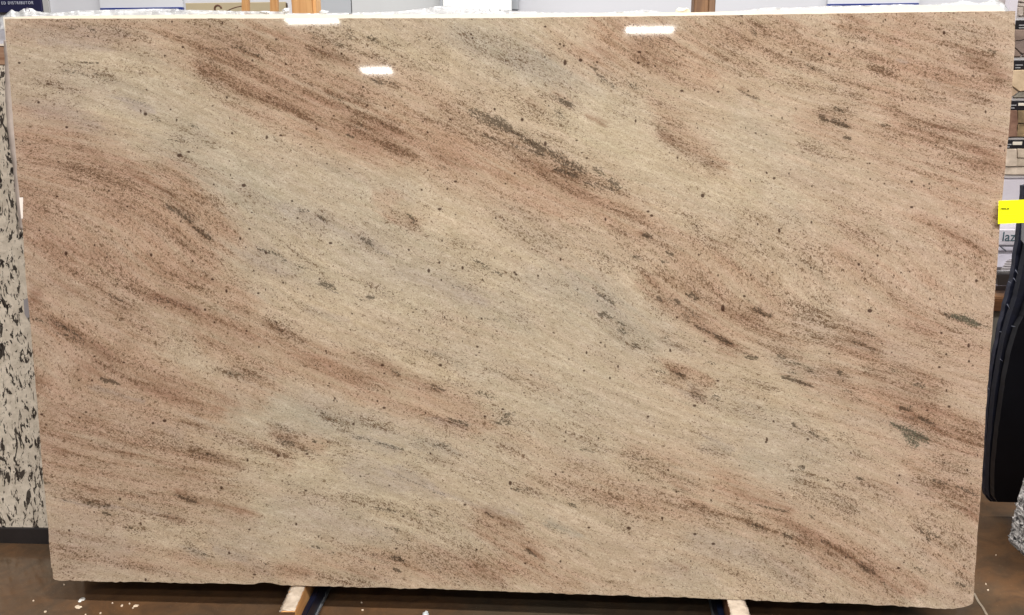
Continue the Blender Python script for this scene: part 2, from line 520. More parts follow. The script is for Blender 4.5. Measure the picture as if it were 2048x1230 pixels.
for a in [(60, 60, 240, 70, 14, .5), (90, 78, 210, 96, 10, .6), (60, 215, 200, 250, 22, .7), (257, 196, 325, 224, 6, .9), (560, 420, 700, 470, 24, .6), (637, 433, 660, 446, 8, .7), (700, 470, 780, 512, 14, .8),
          (806, 545, 955, 604, 18, .7), (690, 500, 800, 560, 30, .4), (500, 500, 570, 540, 22, .5), (776, 945, 895, 995, 12, .9), (809, 938, 880, 980, 7, .8), (890, 992, 1030, 1035, 8, .7), (700, 930, 800, 970, 24, .6),
          (864, 830, 939, 849, 8, .7), (701, 869, 815, 900, 8, .7), (560, 1010, 760, 1060, 40, .5), (370, 1086, 423, 1113, 9, .7), (450, 1090, 510, 1115, 12, .8), (114, 999, 240, 1012, 7, .8), (250, 1000, 300, 1020, 10, .5),
          (1400, 1080, 1520, 1110, 24, .5), (1390, 878, 1440, 900, 14, .8), (180, 772, 300, 806, 8, .8), (1180, 600, 1260, 620, 20, .3), (500, 1100, 560, 1150, 20, .4), (120, 1060, 240, 1100, 40, .4),
          (620, 620, 700, 640, 10, .5), (600, 790, 720, 830, 20, .4), (1800, 960, 1850, 990, 16, .3), (1770, 700, 1830, 730, 24, .3), (1860, 160, 1890, 175, 8, .5), (1790, 112, 1815, 124, 6, .7),
          (1300, 1130, 1420, 1160, 24, .4), (1560, 330, 1700, 380, 26, .2), (1380, 775, 1420, 802, 8, .6), (740, 820, 860, 860, 26, .3)]:
    stroke(VI, *a)
for a in [(170, 110, 340, 140, 30, .6), (300, 200, 420, 250, 40, .5), (330, 260, 500, 300, 40, .5), (200, 230, 300, 260, 30, .5), (1100, 240, 1300, 320, 50, .6), (1000, 190, 1080, 230, 34, .6), (740, 80, 900, 130, 40, .6),
          (1330, 330, 1500, 400, 50, .5), (560, 500, 640, 530, 24, .6), (560, 560, 720, 640, 40, .5), (880, 440, 1000, 520, 50, .5), (1500, 100, 1640, 160, 50, .4), (700, 700, 860, 730, 24, .6), (780, 730, 900, 760, 16, .6),
          (300, 860, 500, 900, 26, .6), (520, 910, 700, 960, 30, .6), (440, 900, 520, 930, 24, .4), (640, 990, 860, 1010, 14, .4), (760, 1020, 900, 1060, 24, .6), (900, 560, 980, 570, 24, .5), (1280, 560, 1420, 600, 40, .5),
          (1440, 700, 1560, 800, 40, .5), (1560, 770, 1700, 830, 40, .5), (1600, 690, 1640, 700, 20, .6), (640, 880, 700, 900, 16, .4), (1640, 860, 1740, 880, 20, .5), (1560, 940, 1640, 960, 20, .3), (1840, 1020, 1950, 1050, 30, .5),
          (240, 1060, 420, 1070, 24, .4), (1660, 1020, 1800, 1080, 24, .3), (560, 980, 1000, 1020, 10, .3), (1800, 260, 1900, 280, 16, .3)]:
    stroke(YE, *a)

# striations running with the grain
st1 = fbm(PHI/300, PSI/13, 31, 4, 0.6)-0.5
st2 = fbm(PHI/120, PSI/5.5, 57, 3, 0.6)-0.5
cl = fbm(PHI/170, PSI/30, 77, 4, 0.6)-0.5
P_ = np.clip(P_*0.92+st1*0.9*(0.2+P_)+cl*0.5*(0.3+P_)+st2*0.5*P_, 0, 1)
brkup = fbm(PX/60, PY/40, 909, 4, 0.6)-0.5
RU = np.clip(RU*(0.9+st2*1.7+st1*1.0+brkup*1.8)+np.clip(st1-0.10, 0, 1)*0.9*P_+np.clip(st2*P_-0.08, 0, 1)*0.7, 0, 1)
GR = np.clip(GR*(1+cl*1.2)+np.clip(-st1-0.16, 0, 1)*0.7*(1-P_), 0, 1)
VI = np.clip(VI*(1+st2*1.3), 0, 1)
YE = np.clip(YE*(1+cl*1.5+brkup), 0, 1)
P_ = np.clip(P_*(1+0.55*brkup), 0, 1)

C0, CP, CR, CG, CV, CY = [lin(c_) for c_ in ((192, 176, 152), (183, 152, 127), (137, 102, 80), (163, 158, 146), (164, 153, 144), (198, 182, 154))]
tint = np.ones(PX.shape+(3,))*C0


def over(tn, c_, w_):
    return tn*(1-w_[..., None])+c_*w_[..., None]


tint = over(tint, lin((189, 176, 153)), np.clip(PB*(1+0.6*cl+0.5*st1), 0, 1)*0.85)
tint = over(tint, CY, YE*0.75)
tint = over(tint, CG, GR*0.5)
tint = over(tint, CP, P_*0.92)
tint = over(tint, CV, VI*0.55)
tint = over(tint, CR, np.clip(RU, 0, 1)*0.64)
# pinker towards the two ends of the stone
pinkend = np.clip((PX-1500)/500, 0, 1)*0.32+np.clip((420-PX)/400, 0, 1)*0.28
tint = tint*(1-pinkend[..., None]*np.array([-0.06, 0.01, -0.12]))
# pale halo lines beside the veins
tint = tint*(1+0.10*np.clip(st2-0.16, 0, 1)*3*(1-P_))[..., None]
tint = tint*0.95+tint.mean(-1, keepdims=True)*0.05*np.array([1.03, 1.0, 0.97])
tint *= 0.865

# --- fleck density
D = 0.16+0.30*np.clip(cl+0.05, 0, 1)+0.25*P_*np.clip(st1+0.15, 0, 1)*2
DF = newf()
for a in [(623, 69, 702, 94, 14, 1), (620, 97, 689, 122, 12, .9), (690, 60, 700, 90, 10, .8), (776, 78, 822, 90, 10, .9), (830, 75, 885, 100, 12, .8), (805, 110, 880, 126, 16, .9), (860, 108, 885, 124, 8, 1), (640, 60, 760, 110, 34, .5),
          (940, 80, 1020, 130, 30, .9), (1000, 90, 1100, 150, 26, .7), (653, 183, 741, 212, 16, .7), (728, 160, 790, 172, 8, .8), (702, 241, 790, 266, 14, .7), (770, 286, 830, 306, 12, .8), (590, 145, 640, 165, 12, .6),
          (520, 196, 585, 216, 9, .7), (590, 230, 640, 250, 10, .7), (930, 210, 1020, 262, 26, .9), (1000, 190, 1060, 240, 26, .7), (880, 215, 925, 250, 14, .9), (930, 250, 1050, 310, 14, .8), (1030, 262, 1160, 340, 20, 1),
          (1050, 310, 1240, 385, 16, .8), (1080, 190, 1150, 215, 20, 1), (1060, 215, 1150, 245, 20, .8), (1215, 165, 1260, 195, 14, .9), (1240, 165, 1300, 185, 12, .9), (1228, 200, 1270, 220, 16, .7), (1300, 215, 1360, 248, 16, .8),
          (1318, 262, 1370, 298, 14, .8), (1358, 296, 1435, 332, 16, .8), (1290, 90, 1340, 130, 24, .6), (1440, 70, 1520, 140, 26, .7), (1500, 50, 1560, 80, 18, .9), (1520, 80, 1600, 120, 26, .7), (1560, 105, 1640, 150, 22, .9),
          (1560, 130, 1720, 190, 22, .7), (1685, 66, 1730, 78, 12, .8), (1640, 225, 1700, 256, 14, 1), (1600, 290, 1700, 310, 14, .8), (1660, 210, 1700, 225, 10, .9), (1880, 60, 1985, 82, 14, .9), (1900, 100, 1990, 112, 14, .9),
          (1930, 130, 2010, 155, 16, .8), (1740, 130, 1780, 146, 12, .9), (1690, 110, 1760, 116, 10, .7), (1940, 185, 1970, 200, 10, .9), (1860, 245, 1945, 262, 14, .9), (1820, 250, 1960, 320, 30, .6), (1770, 250, 1800, 280, 20, .5),
          (75, 50, 180, 60, 12, .8), (180, 55, 290, 75, 14, .6), (120, 130, 220, 156, 12, .8), (250, 120, 320, 136, 10, .8), (180, 140, 230, 160, 9, .9), (85, 165, 160, 195, 16, .6), (400, 60, 520, 110, 40, .6), (410, 140, 500, 190, 24, .6),
          (150, 270, 180, 285, 12, .8), (160, 260, 190, 270, 9, .6), (350, 270, 420, 290, 14, .6), (300, 330, 330, 345, 9, .6), (360, 320, 430, 340, 12, .7), (410, 400, 520, 410, 12, .6), (330, 380, 360, 412, 12, .8), (370, 400, 425, 478, 13, .9),
          (150, 330, 260, 400, 30, .5), (190, 550, 240, 600, 30, .6), (215, 570, 300, 600, 16, .8), (100, 530, 200, 560, 16, .5), (340, 560, 480, 620, 30, .5), (230, 600, 260, 612, 9, .8), (400, 530, 480, 560, 30, .5), (330, 690, 400, 710, 14, .7),
          (430, 740, 520, 756, 9, .9), (520, 498, 582, 522, 9, 1), (560, 505, 660, 520, 16, .6), (580, 524, 676, 585, 10, .9), (690, 570, 815, 604, 12, .7), (600, 530, 700, 565, 16, .5), (540, 430, 640, 480, 24, .5), (640, 420, 665, 450, 9, .9),
          (720, 470, 750, 497, 8, .9), (780, 440, 830, 452, 12, .8), (920, 490, 985, 545, 20, .8), (1000, 440, 1080, 480, 30, .6), (1150, 470, 1260, 520, 34, .7), (1180, 460, 1260, 480, 16, .8), (1280, 480, 1350, 512, 14, .8), (1230, 505, 1300, 522, 14, .7),
          (1210, 420, 1280, 440, 14, .8), (1380, 430, 1400, 460, 9, .9), (1410, 478, 1500, 500, 12, .6), (1480, 430, 1540, 460, 20, .8), (1500, 460, 1640, 530, 30, .8), (1600, 500, 1640, 530, 14, 1), (1640, 430, 1760, 460, 20, .5), (1720, 470, 1760, 500, 14, .7),
          (1290, 540, 1400, 590, 26, .7), (1300, 590, 1420, 640, 26, .8), (1190, 575, 1235, 610, 10, .9), (1195, 620, 1260, 670, 14, .9), (1325, 660, 1380, 705, 16, .9), (1260, 680, 1300, 700, 9, .8), (1387, 645, 1480, 700, 16, .6), (1430, 610, 1530, 660, 16, .7),
          (1590, 630, 1700, 680, 30, .8), (1560, 600, 1640, 640, 16, .6), (1540, 690, 1600, 720, 18, .9), (1570, 720, 1640, 755, 14, .9), (1690, 670, 1760, 710, 16, .8), (1640, 730, 1700, 760, 14, .8), (1680, 770, 1720, 800, 12, .8), (1740, 745, 1890, 795, 24, .8),
          (1620, 470, 1660, 500, 10, .6), (1830, 680, 1900, 720, 20, .5), (1880, 620, 1985, 660, 9, .8), (1900, 660, 1960, 700, 14, .6), (800, 660, 900, 720, 24, .6), (850, 690, 910, 735, 14, .9), (900, 730, 1000, 800, 20, .6), (720, 700, 760, 720, 12, .6),
          (950, 580, 1040, 640, 24, .5), (840, 610, 900, 640, 10, .7), (700, 750, 760, 775, 12, .8), (540, 640, 600, 680, 14, .8), (960, 740, 1030, 760, 16, .6), (920, 850, 1030, 930, 34, .7), (930, 830, 1060, 850, 16, .7), (1060, 740, 1180, 840, 40, .4),
          (1300, 730, 1380, 765, 16, .9), (1380, 775, 1500, 810, 18, .8), (1460, 800, 1560, 830, 14, .7), (1480, 750, 1540, 780, 16, .7), (1560, 850, 1660, 890, 16, .8), (1560, 830, 1620, 850, 12, .7), (1620, 860, 1660, 885, 9, .8), (1680, 880, 1720, 910, 14, .7),
          (1600, 900, 1680, 960, 24, .6), (1600, 960, 1700, 1010, 28, 1), (1700, 975, 1780, 990, 16, .8), (1560, 920, 1600, 945, 9, .6), (1560, 985, 1600, 1010, 10, .9), (1840, 840, 1960, 880, 20, .8), (1870, 910, 1930, 950, 16, .8), (1840, 955, 1960, 1010, 20, .7),
          (1838, 1050, 1925, 1080, 14, .9), (1900, 1080, 1930, 1100, 8, .8), (1800, 1100, 1860, 1120, 14, .7), (1800, 1120, 1870, 1140, 12, .7), (1900, 1160, 1940, 1180, 8, .8), (1500, 1045, 1545, 1065, 9, .9), (1560, 1065, 1620, 1090, 12, .8), (1660, 1098, 1750, 1146, 14, .8),
          (1640, 1115, 1700, 1130, 10, .7), (1500, 1110, 1600, 1180, 34, .4), (1740, 1150, 1800, 1200, 20, .6), (1250, 910, 1340, 960, 24, .8), (1390, 870, 1450, 905, 18, .8), (1340, 960, 1390, 985, 14, .7), (1410, 840, 1490, 880, 20, .5), (1160, 870, 1210, 910, 12, .9),
          (1130, 850, 1170, 880, 12, .6), (1000, 840, 1060, 870, 14, .8), (1020, 970, 1080, 985, 8, .9), (1080, 880, 1300, 1000, 60, .25), (1050, 960, 1240, 1000, 20, .6), (1350, 1010, 1430, 1040, 20, .6), (1460, 1010, 1500, 1040, 12, .8), (1220, 1040, 1260, 1070, 14, .6),
          (1000, 1035, 1060, 1060, 12, .9), (840, 1040, 990, 1110, 34, .8), (900, 1090, 960, 1130, 26, .8), (800, 1070, 860, 1110, 24, .5), (720, 1030, 900, 1050, 14, .8), (680, 990, 760, 1010, 9, .8), (560, 970, 700, 1010, 12, .6), (590, 990, 720, 1006, 8, .7),
          (745, 1010, 900, 1032, 9, .9), (930, 1000, 1000, 1030, 12, .6), (540, 845, 610, 895, 14, 1), (380, 895, 490, 938, 14, 1), (480, 880, 580, 920, 24, .7), (560, 880, 630, 910, 12, .7), (660, 890, 710, 915, 12, .7), (640, 820, 700, 860, 14, .8),
          (720, 830, 780, 850, 12, .8), (840, 890, 960, 960, 30, .7), (820, 930, 900, 960, 14, .5), (940, 940, 1000, 990, 20, .7), (770, 1095, 810, 1125, 9, .8), (860, 1120, 1010, 1170, 18, .6), (740, 1140, 800, 1160, 14, .6), (640, 1150, 740, 1165, 8, .7),
          (680, 1100, 720, 1130, 10, .6), (150, 985, 240, 1012, 10, .9), (215, 1010, 270, 1050, 18, .7), (300, 1010, 370, 1045, 14, .9), (360, 1040, 420, 1070, 16, .6), (250, 1050, 300, 1065, 9, .8), (130, 1095, 180, 1140, 24, .5), (370, 1085, 425, 1112, 7, .9),
          (90, 850, 460, 960, 50, .45), (250, 980, 340, 1020, 18, .5), (440, 880, 520, 950, 24, .5), (1100, 560, 1180, 600, 12, .6), (1000, 540, 1060, 570, 16, .6), (1850, 180, 1890, 200, 12, .5), (1780, 200, 1800, 220, 9, .6)]:
    stroke(DF, a[0], a[1], a[2], a[3], a[4]*1.7, a[5]*0.62, False)
    stroke(DF, a[0]*.8+a[2]*.2, a[1]*.8+a[3]*.2, a[2]*.8+a[0]*.2, a[3]*.8+a[1]*.2, a[4]*0.8, a[5]*0.30, False)
clump = fbm(PHI/70, PSI/12, 501, 4, 0.65)
clump2 = fbm(PHI/170, PSI/20, 601, 4, 0.65)
D = np.clip(D+DF*0.80*np.clip(0.8+1.5*st2+2.4*(clump-0.5), 0, 1.6)+0.9*np.clip(clump-0.54, 0, 1)+0.9*np.clip(clump2-0.56, 0, 1)+0.22*P_*np.clip(1+3*st1, 0, 2)-0.04, 0, 1.2)
mott = fbm(PHI/40, PSI/9, 701, 3, 0.6)-0.5
mott2 = fbm(PHI/130, PSI/20, 801, 3, 0.6)-0.5
tint = tint*(1+0.26*mott+0.18*mott2+0.20*st2+0.10*st1)[..., None]*(1+np.stack([-0.05*mott2, 0*mott2, 0.10*mott], -1))*(1-0.13*np.clip(D, 0, 1))[..., None]

# --- strong dark veins (K) and green ones (H)
K, H = newf(), newf()
for a in [(936, 222, 1026, 262, 8, .85), (985, 238, 1020, 256, 8, 1), (1030, 260, 1075, 300, 8, .75), (1060, 285, 1084, 306, 10, .9), (1080, 290, 1130, 320, 7, .8), (1104, 310, 1165, 340, 9, .9), (1107, 336, 1152, 352, 6, .85), (1150, 328, 1172, 342, 7, .8), (1186, 336, 1206, 348, 6, .8),
          (1169, 361, 1234, 380, 5, .7), (1218, 357, 1238, 376, 6, .8), (960, 268, 1060, 300, 4, .6), (1120, 200, 1148, 212, 5, 1), (1104, 190, 1120, 200, 5, .7), (1112, 222, 1130, 236, 6, .75), (737, 73, 754, 82, 4, .9), (1182, 130, 1194, 142, 4, .8), (1196, 150, 1212, 160, 6, .7),
          (1222, 168, 1232, 180, 5, .6), (1248, 182, 1258, 190, 5, .6), (1260, 168, 1275, 178, 4, .7), (258, 197, 300, 210, 4, .45), (1640, 231, 1656, 242, 6, .9), (1664, 240, 1698, 254, 6, 1), (1690, 274, 1706, 279, 4, .9), (1670, 215, 1690, 225, 4, .7), (1762, 248, 1778, 252, 3, .8),
          (1615, 128, 1630, 140, 5, .7), (1600, 135, 1620, 142, 4, .5), (1500, 55, 1512, 70, 6, .7), (1870, 90, 1880, 95, 3, .7), (1900, 78, 1915, 88, 5, .5), (1975, 100, 1990, 108, 4, .7), (1480, 178, 1520, 202, 3, .7), (350, 420, 390, 445, 6, .8), (388, 455, 425, 478, 5, .8),
          (330, 412, 350, 424, 4, .8), (110, 643, 170, 680, 4, .8), (68, 633, 100, 646, 2.5, .7), (115, 665, 140, 672, 3, .7), (140, 675, 172, 686, 5, .6), (204, 757, 240, 768, 4, .9), (310, 597, 345, 606, 4, .5), (345, 605, 400, 620, 5, .4), (218, 588, 245, 603, 4, .7),
          (516, 499, 550, 507, 3.5, .9), (545, 505, 570, 520, 6, .6), (585, 527, 625, 537, 3, .6), (634, 563, 674, 575, 5, .9), (655, 578, 680, 588, 3, .7), (700, 590, 730, 600, 4, .6), (735, 592, 750, 596, 3, .9), (638, 434, 658, 446, 5, .7), (720, 474, 745, 492, 5, .8), (750, 505, 778, 511, 3, .6),
          (596, 420, 618, 426, 4, .6), (818, 430, 828, 444, 4, .9), (948, 522, 978, 538, 5, .65), (980, 545, 1012, 550, 2.5, .6), (956, 635, 1018, 643, 2.5, .6), (900, 571, 940, 580, 4, .5), (565, 648, 695, 690, 2, .4), (556, 655, 570, 668, 5, .6), (780, 737, 800, 750, 4, .7),
          (860, 772, 885, 782, 5, .7), (952, 784, 988, 798, 6, .6), (851, 700, 880, 712, 5, .5), (1284, 469, 1300, 473, 4, 1), (1326, 502, 1346, 511, 4, .8), (1320, 523, 1330, 526, 3, .9), (1262, 513, 1282, 519, 3, .7), (1315, 594, 1324, 600, 4, .9), (1348, 600, 1360, 607, 4, 1), (1374, 588, 1398, 598, 7, .75),
          (1330, 596, 1350, 602, 3, .6), (1360, 628, 1378, 640, 5, .7), (1376, 615, 1400, 632, 6, .5), (1388, 650, 1425, 668, 4, .9), (1425, 668, 1462, 690, 4.5, .95), (1488, 715, 1512, 718, 2.5, .9), (1475, 705, 1500, 714, 2.5, .5), (1410, 725, 1430, 730, 4, .6), (1340, 740, 1352, 746, 4, .6), (1354, 748, 1372, 758, 6, .8),
          (1306, 741, 1330, 745, 3, .7), (1278, 750, 1290, 756, 3, .7), (1385, 783, 1414, 800, 7, .7), (1425, 790, 1440, 800, 5, .6), (1195, 588, 1228, 608, 5, .7), (1200, 625, 1222, 637, 5, .9), (1230, 642, 1245, 652, 4, .7), (1238, 658, 1256, 666, 4, .8), (1330, 665, 1340, 678, 4, .6), (1355, 685, 1375, 700, 6, .5),
          (1265, 687, 1282, 697, 3, .8), (1892, 630, 1904, 637, 4, .9), (1954, 645, 1978, 656, 3, .8), (1556, 711, 1570, 718, 5, .9), (1575, 722, 1610, 732, 2.5, .8), (1612, 735, 1632, 750, 5, .6), (1562, 754, 1626, 771, 3, 1), (1574, 742, 1588, 746, 3, .7), (1676, 740, 1682, 752, 3, .9), (1690, 780, 1706, 784, 4, .7),
          (1700, 684, 1735, 692, 3, .7), (1735, 695, 1752, 702, 2, .8), (1510, 616, 1545, 632, 4, .8), (1724, 664, 1750, 672, 4, .5), (1800, 812, 1822, 820, 5, .9), (1832, 765, 1850, 772, 4, .7), (1806, 828, 1830, 838, 4, .6), (1840, 836, 1868, 850, 3.5, .9), (1780, 738, 1790, 744, 4, .6),
          (1740, 838, 1775, 845, 2.5, .7), (1584, 845, 1600, 858, 2.5, .9), (1620, 863, 1636, 872, 4, .8), (1645, 874, 1655, 880, 2.5, .9), (1600, 932, 1608, 936, 4, .9), (1560, 942, 1600, 938, 2, .6), (1716, 952, 1724, 958, 4, 1), (1626, 1030, 1632, 1036, 4, .9), (1500, 1008, 1580, 1024, 2.5, .8),
          (1508, 1050, 1540, 1062, 6, .6), (1570, 1068, 1590, 1078, 3, .8), (1640, 1083, 1660, 1092, 4, .7), (1680, 1105, 1700, 1115, 4, .6), (1710, 1125, 1750, 1146, 5, .7), (1725, 1136, 1735, 1142, 4, .9), (1760, 1165, 1790, 1185, 5, .5), (1843, 1063, 1880, 1075, 5, .7), (1850, 1077, 1860, 1081, 3.5, .9),
          (1880, 1078, 1922, 1100, 3, .6), (1900, 1165, 1935, 1173, 3, .7), (1822, 1130, 1860, 1145, 4, .5), (1866, 963, 1900, 972, 3, .7), (1910, 975, 1955, 990, 3.5, .8), (1885, 924, 1900, 930, 4, .7), (348, 990, 372, 1000, 3.5, .9), (360, 995, 390, 1005, 5, .8), (385, 1000, 420, 1005, 3, .5),
          (312, 1020, 360, 1036, 6, .6), (204, 1024, 216, 1030, 4, .9), (118, 1000, 160, 1004, 4, .6), (170, 1000, 220, 1010, 4, .7), (88, 962, 98, 968, 5, .7), (400, 1012, 450, 1020, 6, .35), (376, 1095, 420, 1112, 2.5, .7), (250, 1056, 280, 1064, 4, .5), (384, 900, 400, 912, 6, .5), (410, 905, 440, 915, 5, .6),
          (555, 878, 585, 888, 6, .7), (550, 850, 590, 860, 6, .4), (600, 895, 620, 904, 3, .6), (625, 880, 632, 882, 2.5, .9), (637, 824, 670, 842, 4, .6), (670, 836, 695, 850, 5, .5), (700, 870, 740, 882, 3, .6), (750, 886, 810, 898, 3, .7), (862, 833, 900, 836, 3, .6), (900, 838, 935, 850, 4, .8),
          (988, 842, 1024, 845, 5, .8), (1008, 838, 1030, 824, 5, .7), (860, 890, 905, 888, 5, .6), (828, 912, 850, 915, 4, .4), (785, 952, 850, 975, 4, .45), (840, 975, 890, 990, 4, .5), (820, 945, 872, 975, 3, .35), (750, 1015, 792, 1024, 3, .9), (800, 1028, 850, 1030, 3, .6), (860, 1028, 880, 1032, 4, .6),
          (976, 1025, 986, 1036, 4, .8), (774, 1055, 800, 1062, 4, .8), (808, 1078, 818, 1082, 4, .6), (625, 1094, 640, 1096, 3, .8), (645, 1096, 672, 1108, 3, .5), (783, 1114, 805, 1122, 4.5, .8), (736, 1108, 750, 1114, 2.5, .7), (790, 1138, 802, 1144, 3, .9), (830, 1122, 875, 1134, 6, .4), (535, 1126, 538, 1130, 3, .9),
          (1020, 1044, 1045, 1052, 4, .5), (1050, 1098, 1070, 1112, 3, .8), (1134, 1008, 1150, 1015, 2.5, .8), (1010, 1018, 1035, 1010, 3, .5), (1090, 1048, 1128, 1064, 6, .4), (1164, 900, 1190, 905, 4, .7), (1180, 896, 1195, 890, 3, .5), (1020, 978, 1060, 978, 3, .7), (1150, 1100, 1160, 1104, 3, .7),
          (1310, 1172, 1330, 1173, 3, .6), (1345, 977, 1372, 984, 3, .6), (1265, 915, 1300, 920, 3, .6), (1210, 1160, 1230, 1168, 2.5, .6), (1398, 890, 1420, 900, 5, .5), (175, 53, 190, 70, 4, .6), (135, 55, 155, 58, 4, .5), (125, 140, 175, 150, 3, .6), (152, 122, 200, 127, 2.5, .7), (190, 148, 215, 160, 4, .5),
          (300, 232, 320, 242, 5, .6), (340, 278, 365, 280, 2, .7), (375, 250, 405, 256, 2, .6), (400, 95, 460, 100, 3, .5), (460, 90, 520, 115, 5, .6), (385, 120, 410, 130, 4, .5), (540, 96, 560, 112, 3, .6), (695, 58, 708, 78, 5, .6), (672, 86, 690, 96, 5, .6), (624, 75, 640, 88, 4, .6), (620, 100, 640, 112, 3, .6),
          (655, 190, 690, 202, 4, .5), (715, 248, 735, 260, 4, .6), (693, 270, 708, 274, 3, .9), (580, 146, 595, 152, 3, .6), (610, 163, 625, 170, 4, .5), (430, 160, 440, 170, 4, .4), (745, 160, 765, 170, 2.5, .7), (762, 165, 790, 172, 2.5, .6), (540, 276, 560, 284, 3, .5), (875, 330, 905, 342, 4, .5)]:
    stroke(K, *a, False, 1.6)
for a in [(1908, 630, 1932, 640, 10, 1), (1926, 632, 1956, 648, 13, 1), (1780, 848, 1806, 862, 9, 1), (1798, 856, 1850, 878, 13, 1), (1806, 868, 1832, 892, 12, .9), (1838, 876, 1856, 888, 4, .7), (1776, 850, 1870, 890, 20, .35),
          (1196, 590, 1230, 612, 8, .35), (1556, 708, 1600, 720, 8, .35), (1610, 733, 1634, 750, 8, .35), (446, 745, 520, 755, 6, .45), (1000, 842, 1030, 830, 7, .4), (1100, 150, 1240, 190, 12, .15), (1000, 110, 1010, 130, 10, .2), (1075, 1041, 1130, 1065, 7, .35)]:
    stroke(H, *a, False)
K = np.clip(K*(1+st2*0.9), 0, 1)

# --- garnets: the big ones where they lie, the small ones scattered
G = newf()
gar = [(935, 633), (919, 714), (1132, 816), (1105, 812), (1087, 700), (668, 730), (770, 733), (480, 253), (322, 329), (276, 201), (361, 456), (67, 411), (50, 275), (933, 534), (774, 973), (1117, 1169), (1126, 229), (1103, 183), (1040, 182), (515, 918),
       (380, 842), (395, 795), (612, 977), (590, 960), (262, 802), (1384, 383), (1176, 490), (117, 536), (250, 580)]
GL = [(500+x*.325, 20+y*.325, 2.6) for x, y in gar]
GL += [(1000+x*.325, 20+y*.325, 2.6) for x, y in [(326, 272), (122, 360), (110, 372), (140, 357), (129, 440), (154, 437), (553, 247), (1105, 532), (1163, 290), (1546, 350), (1533, 194), (1438, 257), (520, 1005), (408, 1055), (982, 805), (1203, 1000), (875, 1075), (1290, 888),
                                                       (1574, 757), (1374, 668), (892, 338), (955, 345), (497, 614), (568, 606), (1240, 411), (412, 170), (8, 186), (657, 362), (1063, 802), (1512, 726), (1482, 721), (1308, 932), (1060, 822), (1108, 760), (436, 397), (700, 1010), (478, 1152), (437, 1128), (1540, 1050), (1273, 735)]]
GL += [(1500+x*.325, 20+y*.325, 2.6) for x, y in [(119, 471), (590, 348), (781, 392), (920, 87), (833, 60), (820, 70), (875, 46), (316, 111), (236, 205), (370, 236), (8, 350), (371, 368), (638, 168), (502, 154), (472, 158), (37, 758), (588, 556), (250, 982), (740, 1040), (856, 995), (893, 1018), (1002, 986), (1103, 1070),
                                                       (1103, 1098), (1274, 1098), (1380, 1084), (386, 895), (316, 877), (935, 556), (1018, 546), (1060, 255), (1061, 670), (818, 589), (276, 601), (51, 617), (555, 410), (90, 1103), (113, 1112), (935, 1190), (953, 1030), (720, 944), (736, 944), (726, 997), (1240, 916), (1197, 936), (505, 910), (547, 880),
                                                       (1370, 405), (896, 370), (628, 40), (1484, 590), (116, 1030), (93, 914), (1180, 325), (548, 622), (577, 610), (1165, 222)]]
GL += [(x*.325, 20+y*.325, 2.4) for x, y in [(1190, 309), (1278, 308), (1085, 423), (848, 500), (776, 456), (906, 489), (1589, 280), (1471, 393), (1134, 814), (1214, 848), (1133, 812), (560, 741), (140, 784), (239, 1063), (876, 1052), (656, 1050), (103, 847), (474, 625), (1478, 782), (1158, 516), (788, 777), (1040, 80), (1152, 103), (1410, 533), (1484, 522), (1065, 1215), (880, 1190), (1308, 590), (1387, 592), (1510, 676)]]
GL += [(x*.325, 420+y*.325, 2.5) for x, y in [(811, 273), (836, 288), (612, 350), (242, 125), (729, 64), (386, 155), (751, 553), (312, 415), (1246, 470), (1401, 760), (1242, 125), (1253, 130), (771, 172), (805, 172), (1460, 1105), (1518, 744), (1199, 804), (1145, 1084), (1067, 996), (866, 965), (1064, 996), (1155, 394), (1097, 358), (1054, 120), (1124, 904), (185, 592), (526, 705), (1505, 608), (657, 290), (1128, 20), (380, 13), (1186, 315), (596, 400), (1047, 692), (553, 599)]]
GL += [(500+x*.325, 420+y*.325, 2.5) for x, y in [(755, 529), (999, 60), (1285, 293), (1439, 437), (514, 1173), (537, 1176), (1078, 767), (996, 605), (1333, 659), (1505, 474), (1493, 776), (1410, 877), (1520, 745), (965, 127), (513, 132), (836, 474), (367, 529), (186, 913), (403, 955), (481, 1082), (71, 708), (857, 676), (1040, 739), (1408, 709), (14, 415), (586, 404), (1104, 157), (1504, 295), (1265, 27), (495, 963), (875, 5), (1392, 894), (1561, 565), (887, 367), (1212, 234), (178, 1165), (86, 759), (1040, 1101), (569, 214), (1562, 58), (492, 962)]]
GL += [(1000+x*.325, 420+y*.325, 2.5) for x, y in [(645, 829), (647, 841), (833, 845), (852, 848), (810, 833), (683, 75), (985, 541), (23, 565), (480, 807), (729, 993), (1134, 1086), (24, 60), (1005, 1213), (912, 1158), (842, 1191), (197, 240), (131, 355), (72, 254), (323, 233), (1302, 948), (1054, 833), (1123, 1000), (955, 608), (1003, 622), (641, 626), (978, 478), (938, 390), (494, 390), (878, 159), (328, 117), (142, 95), (1260, 948), (962, 995), (497, 637), (1590, 757), (1574, 710)]]
GL += [(1500+x*.325, 420+y*.325, 2.4) for x, y in [(551, 126), (550, 365), (575, 366), (580, 173), (615, 611), (852, 713), (1293, 534), (1337, 161), (1383, 282), (1287, 891), (442, 1119), (176, 527), (1259, 20), (411, 494), (888, 294), (980, 379), (841, 1106), (872, 876), (571, 1051), (1212, 637), (1286, 762), (650, 312), (388, 222), (245, 160), (267, 676), (1132, 262), (804, 104), (527, 496), (541, 402), (963, 570), (1464, 51), (788, 637), (670, 1020), (506, 1163), (1394, 524), (1258, 1066), (853, 712)]]
GL += [(x*.325, 820+y*.325, 2.4) for x, y in [(786, 976), (817, 981), (746, 963), (1090, 940), (1090, 983), (1565, 1012), (1570, 1014), (1200, 402), (930, 836), (472, 716), (1131, 893), (944, 200), (913, 690), (645, 910), (1566, 552), (1550, 234), (1512, 62)]]
